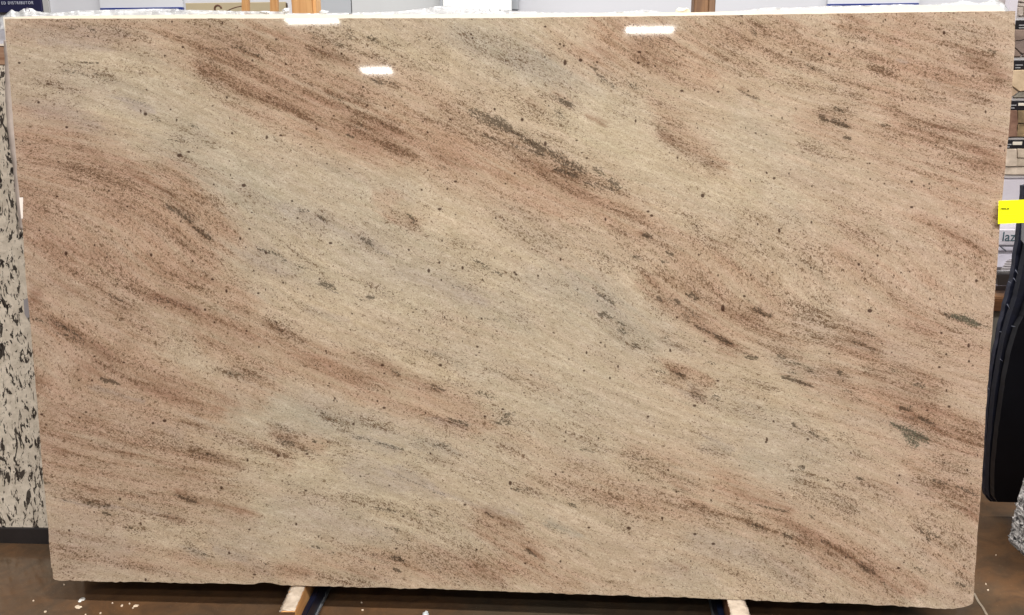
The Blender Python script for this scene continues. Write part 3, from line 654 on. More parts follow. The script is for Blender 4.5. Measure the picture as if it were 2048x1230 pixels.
GL += [(500+x*.325, 820+y*.325, 2.4) for x, y in [(478, 505), (463, 507), (1478, 75), (1546, 344), (383, 330), (32, 1013), (20, 1013), (838, 1058), (148, 1034), (376, 944), (111, 950), (1171, 996), (480, 632), (570, 234), (191, 267), (13, 235), (1357, 968), (554, 1055), (1086, 978), (1127, 245), (761, 897), (889, 254), (1280, 245), (1222, 180), (1297, 34), (1377, 443)]]
GL += [(1000+x*.325, 820+y*.325, 2.4) for x, y in [(771, 185), (797, 357), (770, 326), (243, 957), (894, 815), (772, 609), (1502, 560), (1315, 496), (1194, 35), (1438, 112), (655, 253), (946, 156), (765, 515), (816, 537), (815, 550), (827, 650), (597, 440), (8, 343), (75, 343), (83, 314), (1283, 624), (1414, 463), (1425, 760), (1085, 483), (766, 937), (1035, 895), (630, 1027), (437, 1078), (1186, 1000), (1369, 724), (1350, 682), (191, 600), (825, 295), (1101, 90), (1073, 856), (1229, 234), (1228, 427)]]
GL += [(1500+x*.325, 820+y*.325, 2.5) for x, y in [(682, 420), (675, 425), (323, 344), (398, 650), (400, 648), (1090, 798), (1360, 454), (1014, 1028), (1317, 960), (1405, 590), (1260, 973), (1187, 1020), (753, 990), (1150, 266), (1228, 330), (262, 786), (210, 762), (474, 852), (170, 98), (1303, 290), (1197, 325), (281, 823), (255, 853), (1180, 1021), (58, 317), (1362, 1060)]]
GL = [(x, y, r*random.uniform(0.28, 0.56)) for x, y, r in GL]
for _ in range(2600):
    x_, y_ = rng.uniform(20, 2010), rng.uniform(30, 1210)
    GL.append((x_, y_, 0.55+rng.exponential(0.36)))
for x_, y_, r_ in GL:
    j = int((y_-37)/(1160-30)*(GY-1))
    lx = np.interp(y_, Le[:, 1], Le[:, 0])
    rx = np.interp(y_, Re[:, 1], Re[:, 0])
    i = int((x_-lx)/(rx-lx)*(GX-1))
    a0, a1, b0, b1 = max(0, j-26), min(GY, j+26), max(0, i-5), min(GX, i+6)
    if a1 <= a0 or b1 <= b0:
        continue
    sx_, sy_ = PX[a0:a1, b0:b1], PY[a0:a1, b0:b1]
    e_ = 1+0.25*math.sin(x_*7.7)
    d = np.sqrt(((sx_-x_)/e_)**2+((sy_-y_)*e_)**2)
    v = np.clip(1.5-0.75*d/(r_*1.15), 0, 1)*min(1.0, 0.35+r_*0.45)
    G[a0:a1, b0:b1] = np.maximum(G[a0:a1, b0:b1], v)

# --- project the outline grid onto the leaning plane of the stone
dirs = (np.array(F)[None, None, :]+np.array(Rt)*((PX-1024)/FPX)[..., None]-np.array(Up)*((PY-615)/FPX)[..., None])
n_ = np.array(SN)
tt = (np.array([0, 0, ZB])-np.array(CAM)).dot(n_)/dirs.dot(n_)
V = np.array(CAM)+dirs*tt[..., None]
idx = np.arange(GX*GY).reshape(GY, GX)
quads = np.stack([idx[:-1, :-1], idx[1:, :-1], idx[1:, 1:], idx[:-1, 1:]], -1).reshape(-1, 4)
origin = Vector((0, 0, ZB))


def mesh_np(name, verts, faces):
    me = bpy.data.meshes.new(name)
    me.vertices.add(len(verts))
    me.vertices.foreach_set('co', verts.astype(np.float32).ravel())
    nf, k = faces.shape
    me.loops.add(nf*k)
    me.loops.foreach_set('vertex_index', faces.astype(np.int32).ravel())
    me.polygons.add(nf)
    me.polygons.foreach_set('loop_start', np.arange(0, nf*k, k, dtype=np.int32))
    me.update(calc_edges=True)
    return me


me = mesh_np('polished_face', V.reshape(-1, 3)-np.array(origin), quads)
at_ = me.attributes.new('tint', 'FLOAT_COLOR', 'POINT')
at_.data.foreach_set('color', np.concatenate([tint, np.ones(PX.shape+(1,))], -1).astype(np.float32).ravel())
at_ = me.attributes.new('marks', 'FLOAT_COLOR', 'POINT')
at_.data.foreach_set('color', np.stack([D, K, G, H], -1).astype(np.float32).ravel())
at_ = me.attributes.new('flow', 'FLOAT_VECTOR', 'POINT')
at_.data.foreach_set('vector', np.stack([PHI/100, PSI/100, PX*0], -1).astype(np.float32).ravel())

# --- the stone's material
m, nt, b = nmat('granite_pink_cream')
tn = N(nt, 'ShaderNodeAttribute', attribute_name='tint').outputs['Color']
mk = N(nt, 'ShaderNodeAttribute', attribute_name='marks')
fl = N(nt, 'ShaderNodeAttribute', attribute_name='flow').outputs['Vector']
sep = N(nt, 'ShaderNodeSeparateColor')
L(nt, mk.outputs['Color'], sep.inputs[0])
dD, kK, gG, hH = sep.outputs[0], sep.outputs[1], sep.outputs[2], mk.outputs['Alpha']
grain = noise(nt, mapped(nt, fl, (1.0, 1.5, 1)), 26, 4, 0.62, 0.3)          # about 4-8 px crystals
fine = noise(nt, mapped(nt, fl, (1, 1, 1), loc=(3, 8, 0)), 62, 2, 0.6)
mid = noise(nt, mapped(nt, fl, (0.8, 2.6, 1), loc=(7, 1, 0)), 7, 5, 0.70, 0.9)
c = mixc(nt, 1.0, tn, mixc(nt, sstep(nt, grain, 0.30, 0.70), (0.85, 0.83, 0.81, 1), (1.11, 1.12, 1.14, 1)), 'MULTIPLY')
c = mixc(nt, 1.0, c, mixc(nt, sstep(nt, fine, 0.30, 0.70), (0.91, 0.90, 0.89, 1), (1.08, 1.08, 1.08, 1)), 'MULTIPLY')
c = mixc(nt, 1.0, c, mixc(nt, sstep(nt, mid, 0.30, 0.72), (0.87, 0.84, 0.81, 1), (1.09, 1.10, 1.11, 1)), 'MULTIPLY')
# fine brown lines that follow the grain
ln = noise(nt, mapped(nt, fl, (0.8, 3.2, 1), loc=(4, 6, 0)), 9, 5, 0.74, 1.1)
lw = math_(nt, 'MULTIPLY_ADD', dD, 0.55, 0.16, clamp=True)
c = mixc(nt, math_(nt, 'MULTIPLY', sstep(nt, ln, 0.50, 0.70), lw), c, mixc(nt, 1.0, c, (0.62, 0.53, 0.45, 1), 'MULTIPLY'))
c = mixc(nt, math_(nt, 'MULTIPLY', sstep(nt, ln, 0.48, 0.32), 0.5), c, mixc(nt, 1.0, c, (1.12, 1.13, 1.15, 1), 'MULTIPLY'))
# small brown flecks, density from the quarry map
fk = noise(nt, mapped(nt, fl, (1.0, 1.6, 1), loc=(1.3, 4.4, 0)), 13, 4, 0.68, 1.0)
thr = math_(nt, 'MULTIPLY_ADD', dD, -0.135, 0.637)
fm = sstep(nt, math_(nt, 'SUBTRACT', fk, thr), -0.015, 0.045)
fk2 = noise(nt, mapped(nt, fl, (1.0, 1.3, 1), loc=(9.3, 2.4, 0)), 27, 3, 0.66, 0.8)
thr2 = math_(nt, 'MULTIPLY_ADD', dD, -0.120, 0.634)
fm2 = sstep(nt, math_(nt, 'SUBTRACT', fk2, thr2), -0.015, 0.05)
c = mixc(nt, math_(nt, 'MULTIPLY', fm, 0.74), c, rgba((92, 68, 48), 0.9))
c = mixc(nt, math_(nt, 'MULTIPLY', fm2, 0.74), c, rgba((84, 64, 48), 0.9))
# pale feldspar grains
sp = noise(nt, mapped(nt, fl, (1, 1.2, 1), loc=(2.2, 0.4, 0)), 30, 3, 0.6, 0.4)
c = mixc(nt, sstep(nt, sp, 0.62, 0.72, 0, 0.6), c, rgba((232, 214, 184), 0.9))
# dark and green veins, broken up by crystals
brk = noise(nt, mapped(nt, fl, (1, 1.6, 1), loc=(5, 5, 0)), 17, 5, 0.70, 0.8)
km = sstep(nt, math_(nt, 'SUBTRACT', brk, math_(nt, 'MULTIPLY_ADD', kK, -0.30, 0.675)), -0.03, 0.07)
km = math_(nt, 'MULTIPLY', km, sstep(nt, kK, 0.03, 0.22))
c = mixc(nt, math_(nt, 'MULTIPLY', km, 0.74), c, rgba((54, 46, 36), 0.9))
hb = noise(nt, mapped(nt, fl, (1, 1.5, 1), loc=(8, 3, 0)), 22, 5, 0.72, 0.9)
hm = sstep(nt, math_(nt, 'SUBTRACT', hb, math_(nt, 'MULTIPLY_ADD', hH, -0.30, 0.67)), -0.05, 0.10)
hm = math_(nt, 'MULTIPLY', hm, sstep(nt, hH, 0.03, 0.25))
c = mixc(nt, math_(nt, 'MULTIPLY', hm, 0.84), c, mixc(nt, sstep(nt, brk, 0.40, 0.60), rgba((80, 84, 68), 0.9), rgba((34, 34, 28), 0.9)))
c = mixc(nt, math_(nt, 'MULTIPLY', sstep(nt, gG, 0.25, 0.80), 0.86), c, rgba((52, 28, 20), 0.9))
L(nt, c, b.inputs['Base Color'])
b.inputs['Roughness'].default_value = 0.035
b.inputs['Specular IOR Level'].default_value = 0.5
M_stone = m

slab = thing('granite_slab', 'big polished pink and cream granite slab with diagonal streaks, standing in the middle on two timbers', 'stone slab', origin)
o = link('polished_face', me, M_stone, slab, True)
# sawn edges and back: one body 3 cm thick behind the polished face
TH = 0.03
ring = np.concatenate([idx[0, :], idx[1:, -1], idx[-1, -2::-1], idx[-2:0:-1, 0]])
rv = V.reshape(-1, 3)[ring]
bm = bmesh.new()
offA, offB = SN*(-0.0004), SN*(-TH)
A_ = [bm.verts.new(Vector(p)+offA-origin) for p in rv]
r2 = np.random.default_rng(5)
B_ = [bm.verts.new(Vector(p)+offB-origin+Vector((0, 0, float(r2.normal(0, 0.0008))))) for p in rv]
for i in range(len(A_)):
    k = (i+1) % len(A_)
    bm.faces.new((A_[i], A_[k], B_[k], B_[i]))
bm.faces.new(B_)
me = bpy.data.meshes.new('sawn_edge')
bm.to_mesh(me)
bm.free()
M_edge = plain('sawn_granite', (190, 168, 146), 0.75, 0.12, 40, 0.3, c2=(214, 196, 172), bump=0.5, bscale=120)
link('sawn_edge', me, M_edge, slab)


# ------------------------------------------------------------------ stock behind: a white slab and the film over it
M_white = plain('white_slab', (240, 230, 214), 0.5, 0.02, 8, 0.4, alb=0.86)
topw = [(6, 34), (100, 32), (400, 29), (700, 29), (1024, 27.5), (1200, 26), (1400, 24.5), (1536, 20.5), (1700, 15), (1800, 12), (1900, 10), (1985, 9), (2003, 13), (2010, 24)]
p0b = origin-SN*0.036
pts = [onslab(px, py, 0, p0b) for px, py in topw]
lo = [onslab(1995, 150, 0, p0b), onslab(1960, 500, 0, p0b), onslab(1935, 900, 0, p0b), onslab(1900, 1150, 0, p0b), onslab(200, 1120, 0, p0b), onslab(60, 500, 0, p0b)]
o = prism('white_slab', pts+lo, -SN*0.02, M_white)
tag(o, 'pure white slab standing hidden behind the pink granite slab, only its bright top edge showing', 'stone slab')
# more stock, keeps the light out from behind
M_dim = plain('grey_slab_back', (120, 112, 104), 0.7, 0.1, 5)
p0c = origin-SN*0.075
o = prism('grey_slab', [onslab(px, py, 0, p0c) for px, py in ((60, 60), (1960, 50), (1900, 1140), (170, 1100))], -SN*0.02, M_dim)
tag(o, 'dull grey slab last in the stack behind the pink granite slab', 'stone slab')

m, nt, b = nmat('plastic_film')
co = N(nt, 'ShaderNodeTexCoord').outputs['Object']
nn = noise(nt, mapped(nt, co, (1.0, 1.0, 2.2)), 16, 5, 0.6, 0.8)
b.inputs['Base Color'].default_value = (0.66, 0.66, 0.67, 1)
b.inputs['Roughness'].default_value = 0.22
tr = N(nt, 'ShaderNodeBsdfTransparent')
mx = N(nt, 'ShaderNodeMixShader')
L(nt, sstep(nt, nn, 0.30, 0.75, 0.50, 0.92), mx.inputs[0])
L(nt, tr.outputs[0], mx.inputs[1])
L(nt, b.outputs[0], mx.inputs[2])
L(nt, mx.outputs[0], nt.nodes['Material Output'].inputs[0])
bp = N(nt, 'ShaderNodeBump')
bp.inputs['Strength'].default_value = 0.8
bp.inputs['Distance'].default_value = 0.01
L(nt, nn, bp.inputs['Height'])
L(nt, bp.outputs[0], b.inputs['Normal'])
M_film = m


def film(name, prof, base, offs, seed, rows=6, n=None, thick=0.0012):
    """crumpled sheet: prof = upper outline, base = lower outline, standing behind the slab"""
    pr, bs = np.array(prof, float), np.array(base, float)
    n = n or 260
    xs = np.linspace(pr[0, 0], pr[-1, 0], n)
    up_ = np.interp(xs, pr[:, 0], pr[:, 1])
    dn_ = np.interp(xs, bs[:, 0], bs[:, 1])
    bm = bmesh.new()
    rr = []
    r = np.random.default_rng(seed)
    for j in range(rows):
        f = j/(rows-1)
        wob = np.interp(np.arange(n), np.arange(0, n+7, 7), r.normal(0, 0.010, (n+7)//7+1))
        row = []
        for i in range(n):
            px = xs[i]+(0 if j == 0 else r.normal(0, 0.8))
            p = onslab(px, up_[i]*(1-f)+dn_[i]*f, 0, origin-SN*(offs+0.03*(1-f)+abs(wob[i])*(0.3+1-f)))
            row.append(bm.verts.new(p))
        rr.append(row)
    for a, b2 in zip(rr, rr[1:]):
        for i in range(n-1):
            bm.faces.new((a[i], a[i+1], b2[i+1], b2[i]))
    me = bpy.data.meshes.new(name)
    bm.to_mesh(me)
    bm.free()
    o = link(name, me, M_film, None, True)
    md = o.modifiers.new('thickness', 'SOLIDIFY')
    md.thickness = thick
    return o


o = film('plastic_sheet', [(0, 36), (10, 31), (18, 24), (24, 19), (29, 23), (38, 24), (47, 18), (46, 15), (52, 20), (55, 16.5), (60, 17), (64, 17), (72, 22), (85, 25), (100, 26), (130, 24.5), (150, 22), (180, 21), (250, 19), (300, 18), (350, 17.5), (365, 20), (420, 21),
                           (500, 23), (560, 23), (583, 27), (632, 27), (700, 26)], [(0, 60), (60, 46), (700, 46)], 0.06, 3)
tag(o, 'crumpled clear plastic sheet over the top left edge of the stack, below the navy sign', 'plastic sheet')
o = film('plastic_sheet', [(704, 26), (800, 23), (850, 17), (875, 13), (895, 12), (915, 15), (960, 21), (1023, 22), (1100, 25), (1200, 26.5), (1265, 22), (1285, 20), (1310, 21.5), (1322, 25), (1345, 27)], [(704, 46), (1345, 46)], 0.06, 4)
tag(o, 'clear plastic sheet over the middle of the top edge, in front of the white board', 'plastic sheet')
o = film('plastic_sheet', [(1436, 25), (1480, 22), (1536, 15), (1600, 15.5), (1650, 12), (1700, 12), (1800, 9), (1850, 10), (1895, 7), (1925, 2), (1945, 5), (1960, 7), (1975, 2), (1990, -1), (1998, 3), (2008, 8), (2012, 14), (2016, 21)], [(1436, 40), (2016, 36)], 0.06, 5)
tag(o, 'crumpled white plastic sheet over the top right corner of the stack', 'plastic sheet')
M_scrap = plain('crumpled_film', (228, 230, 232), 0.3, 0.08, 40, 0.6, alb=0.85)


def scrap(name, centre, size, mat, seed, label, cat, group=None, flat=1.0):
    bm = bmesh.new()
    bmesh.ops.create_icosphere(bm, subdivisions=2, radius=1.0)
    r = random.Random(seed)
    for v in bm.verts:
        k = 1+r.uniform(-0.35, 0.35)
        v.co = Vector((v.co.x*size[0]*k, v.co.y*size[1]*k, v.co.z*size[2]*k*flat))
    me = bpy.data.meshes.new(name)
    bm.to_mesh(me)
    bm.free()
    o = link(name, me, mat)
    o.location = centre
    o.rotation_euler = (0, 0, r.uniform(-1, 1))
    return tag(o, label, cat, group)


pb = origin-SN*0.05
scrap('film_scrap', onslab(572, 22, 0, pb), (0.018, 0.01, 0.009), M_scrap, 1, 'white crumple of film just left of the wide orange post', 'film scrap', 'crumples of film on the stack')
scrap('film_scrap', onslab(529, 25, 0, pb), (0.022, 0.01, 0.004), M_scrap, 2, 'flat white crumple of film below the right hand narrow wooden leg', 'film scrap', 'crumples of film on the stack')
scrap('film_scrap', onslab(648, 24, 0, pb), (0.012, 0.008, 0.006), M_scrap, 3, 'small white crumple of film just right of the wide orange post', 'film scrap', 'crumples of film on the stack')
scrap('film_scrap', onslab(1364, 23, 0, pb), (0.022, 0.012, 0.010), plain('cream_film', (236, 228, 206), 0.4, 0.06, 40, 0.5, alb=0.95), 4, 'cream crumple of film just left of the brown post', 'film scrap', 'crumples of film on the stack')
# dark ring of tape caught in the film, upper left
c_ = onslab(55, 20.5, 0, origin-SN*0.05)
tube('tape_ring', [c_+Vector((math.cos(a)*0.0062, 0, math.sin(a)*0.0058)) for a in np.linspace(-0.6, 3.8, 14)], 0.0016, plain('grey_tape', (150, 146, 158), 0.4, 0.05, 30))
tag(bpy.data.objects['tape_ring'], 'small grey loop of tape caught in the plastic below the navy sign', 'tape')
# pale film hanging down the left edge
o = film('plastic_strip', [(7, 92), (20, 92)], [(7, 93), (20, 93)], 0.05, 8, rows=2, n=2)
bpy.data.objects.remove(o)
bm = bmesh.new()
fl_l = [(9, 88), (11, 130), (12, 200), (16, 260), (22, 300), (28, 340), (33, 400), (38, 432), (50, 560), (56, 620)]
r = random.Random(3)
va, vb, vc = [], [], []
for i in range(60):
    f = i/59
    y = 80+f*380
    x = np.interp(y, [p[1] for p in fl_l], [p[0] for p in fl_l])-1.0+r.uniform(-.7, .7)
    va.append(bm.verts.new(onslab(x, y, 0, origin-SN*0.042)))
    vc.append(bm.verts.new(onslab(x+9, y, 0, origin-SN*(0.036+r.uniform(0, 0.005)))))
    vb.append(bm.verts.new(onslab(x+22, y, 0, origin-SN*0.034)))
for i in range(59):
    bm.faces.new((va[i], vc[i], vc[i+1], va[i+1]))
    bm.faces.new((vc[i], vb[i], vb[i+1], vc[i+1]))
me = bpy.data.meshes.new('plastic_strip')
bm.to_mesh(me)
bm.free()
M_strip = plain('milky_film', (205, 190, 180), 0.35, 0.06, 25, 0.5)
o = link('plastic_strip', me, M_strip, None, True)
o.modifiers.new('thickness', 'SOLIDIFY').thickness = 0.001
tag(o, 'milky plastic strip down the upper left edge of the pink slab', 'plastic strip')

# ------------------------------------------------------------------ timbers the slab stands on, each with a foil cover, and blue rails beside them
M_pine = wood('pine', (236, 180, 116), (212, 148, 90), 1, 1.0)
M_pine_d = wood('old_pine', (140, 98, 66), (104, 70, 48), 1)
M_end = wood('end_grain', (116, 80, 50), (86, 58, 38), 0)
M_foil = plain('foil_wrap', (206, 188, 168), 0.38, 0.10, 30, 0.7, c2=(222, 206, 188), bump=0.9, bscale=50)


def timber(xl0, xr0, y0, xl1, xr1, y1, label, side, blue_l, blue_r, pm, skew):
    """top face sighted at the slab and again nearer the camera, at height ZB"""
    t = thing('support_timber', label, 'timber', (0, 0, 0), 'timbers under the pink slab')
    A, Bq = atz(xl0, y0, ZB-0.004), atz(xr0, y0, ZB-0.004)
    C, Dq = atz(xl1, y1, ZB-0.004), atz(xr1, y1, ZB-0.004)
    back = (A-C)*2.4
    A2, B2 = A+back, Bq+back
    A2.z = B2.z = A.z
    prism('beam', [C, Dq, B2, A2], (0, 0, -0.105), pm, t, 0.003)
    # crumpled cover over the top
    bm = bmesh.new()
    n, k = 26, 7
    r = random.Random(int(xl0))
    g = []
    for i in range(n):
        f = i/(n-1)
        row = []
        for j in range(k):
            u = j/(k-1)
            p = (C*(1-u)+Dq*u)*(1-f)+(A*(1-u)+Bq*u)*f
            p = p+(A-C)*(0.09*f)
            if j == 0:
                p = p+Vector((-0.004, 0, -0.006-r.uniform(0, 0.004))) if side < 0 else p+Vector((0.0, 0, 0))
            if j == k-1 and side > 0:
                p = p+Vector((0.004, 0, -0.004))
            row.append(bm.verts.new(p+Vector((r.uniform(-.002, .002) if j in (0, k-1) else 0, 0, 0.0022+r.uniform(0, 0.0028)-(0.002 if f > .9 else 0)))))
        g.append(row)
    for a, b2 in zip(g, g[1:]):
        for j in range(k-1):
            bm.faces.new((a[j], a[j+1], b2[j+1], b2[j]))
    me = bpy.data.meshes.new('foil_cover')
    bm.to_mesh(me)
    bm.free()
    o = local(link('foil_cover', me, M_foil, t, True), t)
    o.modifiers.new('thickness', 'SOLIDIFY').thickness = 0.0008
    # darker sawn end
    d = (C-A).normalized()*0.004
    prism('end_cap', [C+d*0.3+Vector((0, 0, -0.001)), Dq+d*0.3+Vector((0, 0, -0.001)), Dq+d*0.3+Vector((0, 0, -0.104)), C+d*0.3+Vector((0, 0, -0.104))], d, M_end, t)
    return t


timber(582, 611, 1172.5, 560, 590, 1223, 'left timber under the pink slab, with orange pine side and crumpled foil on top', -1, 0, 0, M_pine, 0)
timber(1454, 1487, 1200.5, 1464, 1503, 1242, 'right timber under the pink slab, with brown side and crumpled foil on top', 1, 0, 0, M_pine_d, 0)
M_blue = plain('navy_paint', (20, 26, 46), 0.35, 0.12, 20, 0.5)


def rail(pxs, label):
    t = thing('steel_rail', label, 'steel rail', (0, 0, 0), 'navy steel rails of the rack')
    q = [atz(px, py, 0.075) for px, py in pxs]
    prism('web', q, (0, 0, -0.07), M_blue, t, 0.002)
    e = (q[2]-q[1])
    prism('edge_highlight', [q[1]+Vector((0.001, 0, -0.062)), q[1]+Vector((0.016, 0, -0.062)), q[2]+Vector((0.016, 0, -0.062)), q[2]+Vector((0.001, 0, -0.062))], (0, 0, -0.01), plain('highlight_grey', (150, 150, 150), 0.35, 0.1, 30, 0.6), t)
    return t


def rail_line(xa, ya, xb, yb, w):
    a, c = atz(xa, ya, 0.075), atz(xb, yb, 0.075)
    d = (a-c)
    a2 = a+d*3
    return [c, c+Vector((w, 0, 0)), a2+Vector((w, 0, 0)), a2]


def rail_obj(xa, ya, xb, yb, w, label):
    q = rail_line(xa, ya, xb, yb, w)
    t = thing('steel_rail', label, 'steel rail', (0, 0, 0), 'navy steel rails of the rack')
    prism('web', q, (0, 0, -0.068), M_blue, t, 0.002)
    s_ = 1 if w > 0 else -1
    edge_highlight = [q[1]+Vector((0.0005*s_, 0, -0.055)), q[1]+Vector((0.008*s_, 0, -0.055)), q[2]+Vector((0.008*s_, 0, -0.055)), q[2]+Vector((0.0005*s_, 0, -0.055))]
    prism('edge_highlight', edge_highlight, (0, 0, -0.008), M_highlight, t)


M_highlight = plain('highlight_grey', (120, 122, 126), 0.35, 0.1, 30, 0.6)  # pale grey stands in for the highlight along the rail edges
rail_obj(622, 1190, 600, 1232, 0.020, 'navy steel rail on the floor right beside the left timber')
rail_obj(1446, 1216, 1452, 1240, -0.020, 'navy steel rail on the floor beside the right timber')

M_blocker = plain('blocker_dark', (34, 32, 34), 0.6, 0.1, 8)
qa, qb = at(150, 1150, 0.30), at(1930, 1150, 0.30)
o = prism('light_blocker', [(at(165, 1150, 0.30).x, 0.30, 0.0), (at(1925, 1150, 0.30).x, 0.30, 0.0), at(1955, 520, 0.30), at(85, 520, 0.30)], (0, 0.06, 0), M_blocker)  # added board, unseen, keeps rear light off the floor under the slab
tag(o, 'unseen dark board added behind and below the pink slab to block light', 'light blocker')

# ------------------------------------------------------------------ left: white granite with black crystals, on a black beam
m, nt, b = nmat('white_black_granite')
co = N(nt, 'ShaderNodeTexCoord').outputs['Object']
w1 = noise(nt, mapped(nt, co, (1, 1, 1)), 26, 5, 0.7, 0.5)
c = mixc(nt, sstep(nt, w1, 0.35, 0.65), rgba((188, 176, 160)), rgba((214, 202, 186)))
w0 = noise(nt, mapped(nt, co, (1, 1, 1), loc=(0.7, 0, 0)), 42, 5, 0.7, 0.9)
c = mixc(nt, sstep(nt, w0, 0.56, 0.68, 0, 0.28), c, rgba((132, 122, 112)))
for rt, lc, sc in ((0.6, 0.0, 1.0), (-0.9, 3.3, 0.75), (1.5, 7.7, 1.2), (0.1, 5.1, 1.5), (-0.4, 9.4, 1.1)):
    mp = mapped(nt, co, (30*sc, 24, 11*sc), (0, rt, 0), (lc, lc, 0))
    wn = noise(nt, mp, 1.25, 5, 0.62, 0.7)
    wl = noise(nt, mapped(nt, co, (1, 1, 1), loc=(lc, 5, lc)), 7.0, 2, 0.5)
    th_ = math_(nt, 'MULTIPLY_ADD', wl, -0.24, 0.736-0.012*sc)
    c = mixc(nt, sstep(nt, math_(nt, 'SUBTRACT', wn, th_), 0.0, 0.02, 0, 0.93), c, rgba((38, 32, 30)))
L(nt, c, b.inputs['Base Color'])
b.inputs['Roughness'].default_value = 0.15
M_wg = m
YL = 0.50


def leanpt(px, py, Yb, zb, lean=R_(6)):
    n = Vector((0, -math.cos(lean), math.sin(lean)))
    d = ray(px, py)
    return CAM+d*((Vector((0, Yb, zb))-CAM).dot(n)/d.dot(n))


zb_l = at(40, 1057, YL).z
pts = [leanpt(px, py, YL, zb_l) for px, py in ((-420, 128), (-200, 129), (-60, 131), (40, 131), (330, 128), (330, 400), (330, 800), (330, 1062), (200, 1060), (60, 1058.5), (0, 1057), (-150, 1054), (-420, 1046))]
o = prism('white_granite_slab', pts, (0, 0.03, 0.003), M_wg)
tag(o, 'white granite slab with black crystal flecks at the far left, behind the pink slab', 'stone slab')
M_black = plain('black_beam', (44, 40, 40), 0.4, 0.15, 12, 0.5, bump=0.3)
a, c_ = at(-300, 1052, YL-0.01), at(-300, 1082, YL-0.01)
d0, d1 = at(330, 1061, YL-0.01), at(330, 1094, YL-0.01)
o = prism('rack_beam', [a, d0, d1, c_], (0, 0.09, 0), M_black, None, 0.003)
tag(o, 'black steel beam carrying the white and black granite slab at far left', 'beam')
# foot posts that carry the beam to the floor (hidden behind the slab)
for px in (260, -220):
    q = at(px, 1085, YL+0.03)
    o = box('beam_foot', (q.x-0.03, YL+0.01, 0.0), (q.x+0.03, YL+0.07, q.z+0.005), M_black)
    tag(o, 'black foot under the left rack beam, ' + ('behind the lower left of the pink slab' if px > 0 else 'towards its outer end'), 'foot')
# timber block and film above it
M_blk = wood('grey_brown_timber', (176, 142, 116), (138, 100, 76), 0)
q0, q1 = at(-260, 95, YL+0.2), at(80, 129.5, YL+0.2)
tt_ = thing('packing_timber', 'brown packing timber lying over the white granite slab at the upper left edge', 'timber', (0, 0, 0))
box('block', (q0.x, YL+0.19, q1.z), (q1.x, YL+0.26, q0.z), M_blk, tt_, 0.003)
box('pale_strip', (q0.x, YL+0.185, q0.z+0.0005), (q1.x, YL+0.26, q0.z+0.008), M_white, tt_)
M_gf = plain('grey_film', (178, 176, 184), 0.35, 0.12, 8, 0.5, c2=(196, 194, 202))
q0, q1 = at(-260, 44, YL+0.22), at(60, 92, YL+0.22)
bm = bmesh.new()
r = random.Random(9)
g = [[bm.verts.new((q0.x+(q1.x-q0.x)*i/24, YL+0.21+r.uniform(0, 0.02), q0.z+(q1.z-q0.z)*j/6)) for i in range(25)] for j in range(7)]
for j in range(6):
    for i in range(24):
        bm.faces.new((g[j][i], g[j][i+1], g[j+1][i+1], g[j+1][i]))
me = bpy.data.meshes.new('film_roll')
bm.to_mesh(me)
bm.free()
o = link('film_wrap', me, M_gf, None, True)
o.modifiers.new('thickness', 'SOLIDIFY').thickness = 0.002
tag(o, 'greyish plastic wrap above the brown packing timber, below the navy sign', 'plastic wrap')
# paper tag at the left edge
pt = [(38, 395), (46, 394.5), (45.5, 437), (42.5, 437)]
o = prism('paper_tag', [onslab(px, py, 0.001) for px, py in pt], -SN*0.0008, plain('white_paper', (236, 226, 218), 0.7, 0.02, 20, alb=0.98))
tag(o, 'narrow white paper tag on the left edge of the pink slab', 'paper tag')
o = prism('grey_tape', [leanpt(px, py, YL-0.004, zb_l) for px, py in ((47, 600), (54, 596), (58, 610), (59, 634), (54, 637), (49, 628))], (0, 0.002, 0), plain('grey_patch', (150, 144, 146), 0.6, 0.06, 20))
tag(o, 'torn patch of grey tape on the white granite beside the pink slab', 'tape')

# ------------------------------------------------------------------ things at the back wall, seen over the slab
YW = 3.19
M_navy = plain('navy_panel', (40, 40, 74), 0.5, 0.08, 4, 0.3)
M_ink = plain('white_ink', (205, 208, 225), 0.6, 0.02, 30)
t = thing('shop_sign', 'navy sign with spaced white capitals at the upper left corner', 'sign', (0, 0, 0))
a, c_ = at(-170, -150, YW-0.03), at(84, 24, YW-0.03)
box('board', (a.x, YW-0.03, c_.z), (c_.x, YW, a.z), M_navy, t, 0.002)
p1, p2 = at(3.5, 9.0, YW-0.032), at(67, 9.0, YW-0.032)
RX = Matrix.Rotation(R_(90), 3, 'X').to_euler()
tx = lettering('lettering', 'ED DISTRIBUTOR', 0.026, Vector((p1.x, YW-0.032, p1.z)), RX, M_ink, t, 'LEFT', 1.35)
xs_ = [v.co.x for v in tx.data.vertices]
k = (p2.x-p1.x)/(max(xs_)-min(xs_))
for v in tx.data.vertices:
    v.co.x = p1.x+(v.co.x-min(xs_))*k
o = panel('wall_trim', 86, -140, 97, 90, YW-0.012, 0.02, plain('grey_trim', (188, 188, 186), 0.6, 0.02, 6))
tag(o, 'narrow grey upright trim on the wall just right of the navy sign', 'trim')
M_bluep = plain('royal_blue', (38, 54, 128), 0.4, 0.06, 8)
M_wboard = plain('white_board', (214, 216, 222), 0.6, 0.02, 3, alb=0.95)
for x0, x1, yb_, h_, lab in ((200, 365, 22.5, 6.5, 'pale board with a royal blue bottom rail above the left part of the slab'), (1655, 1838, 10.5, 2.6, 'pale board with a thin blue bottom rail above the right part of the slab')):
    t = thing('display_board', lab, 'board', (0, 0, 0), 'pale boards with blue bottom rails')
    panel('panel', x0, -140, x1, yb_-h_, YW-0.02, 0.02, M_wboard, t)
    panel('bottom_rail', x0, yb_-h_, x1, yb_, YW-0.03, 0.028, M_bluep, t, 0.002)
M_beige = plain('beige_panel', (186, 172, 142), 0.7, 0.04, 5)
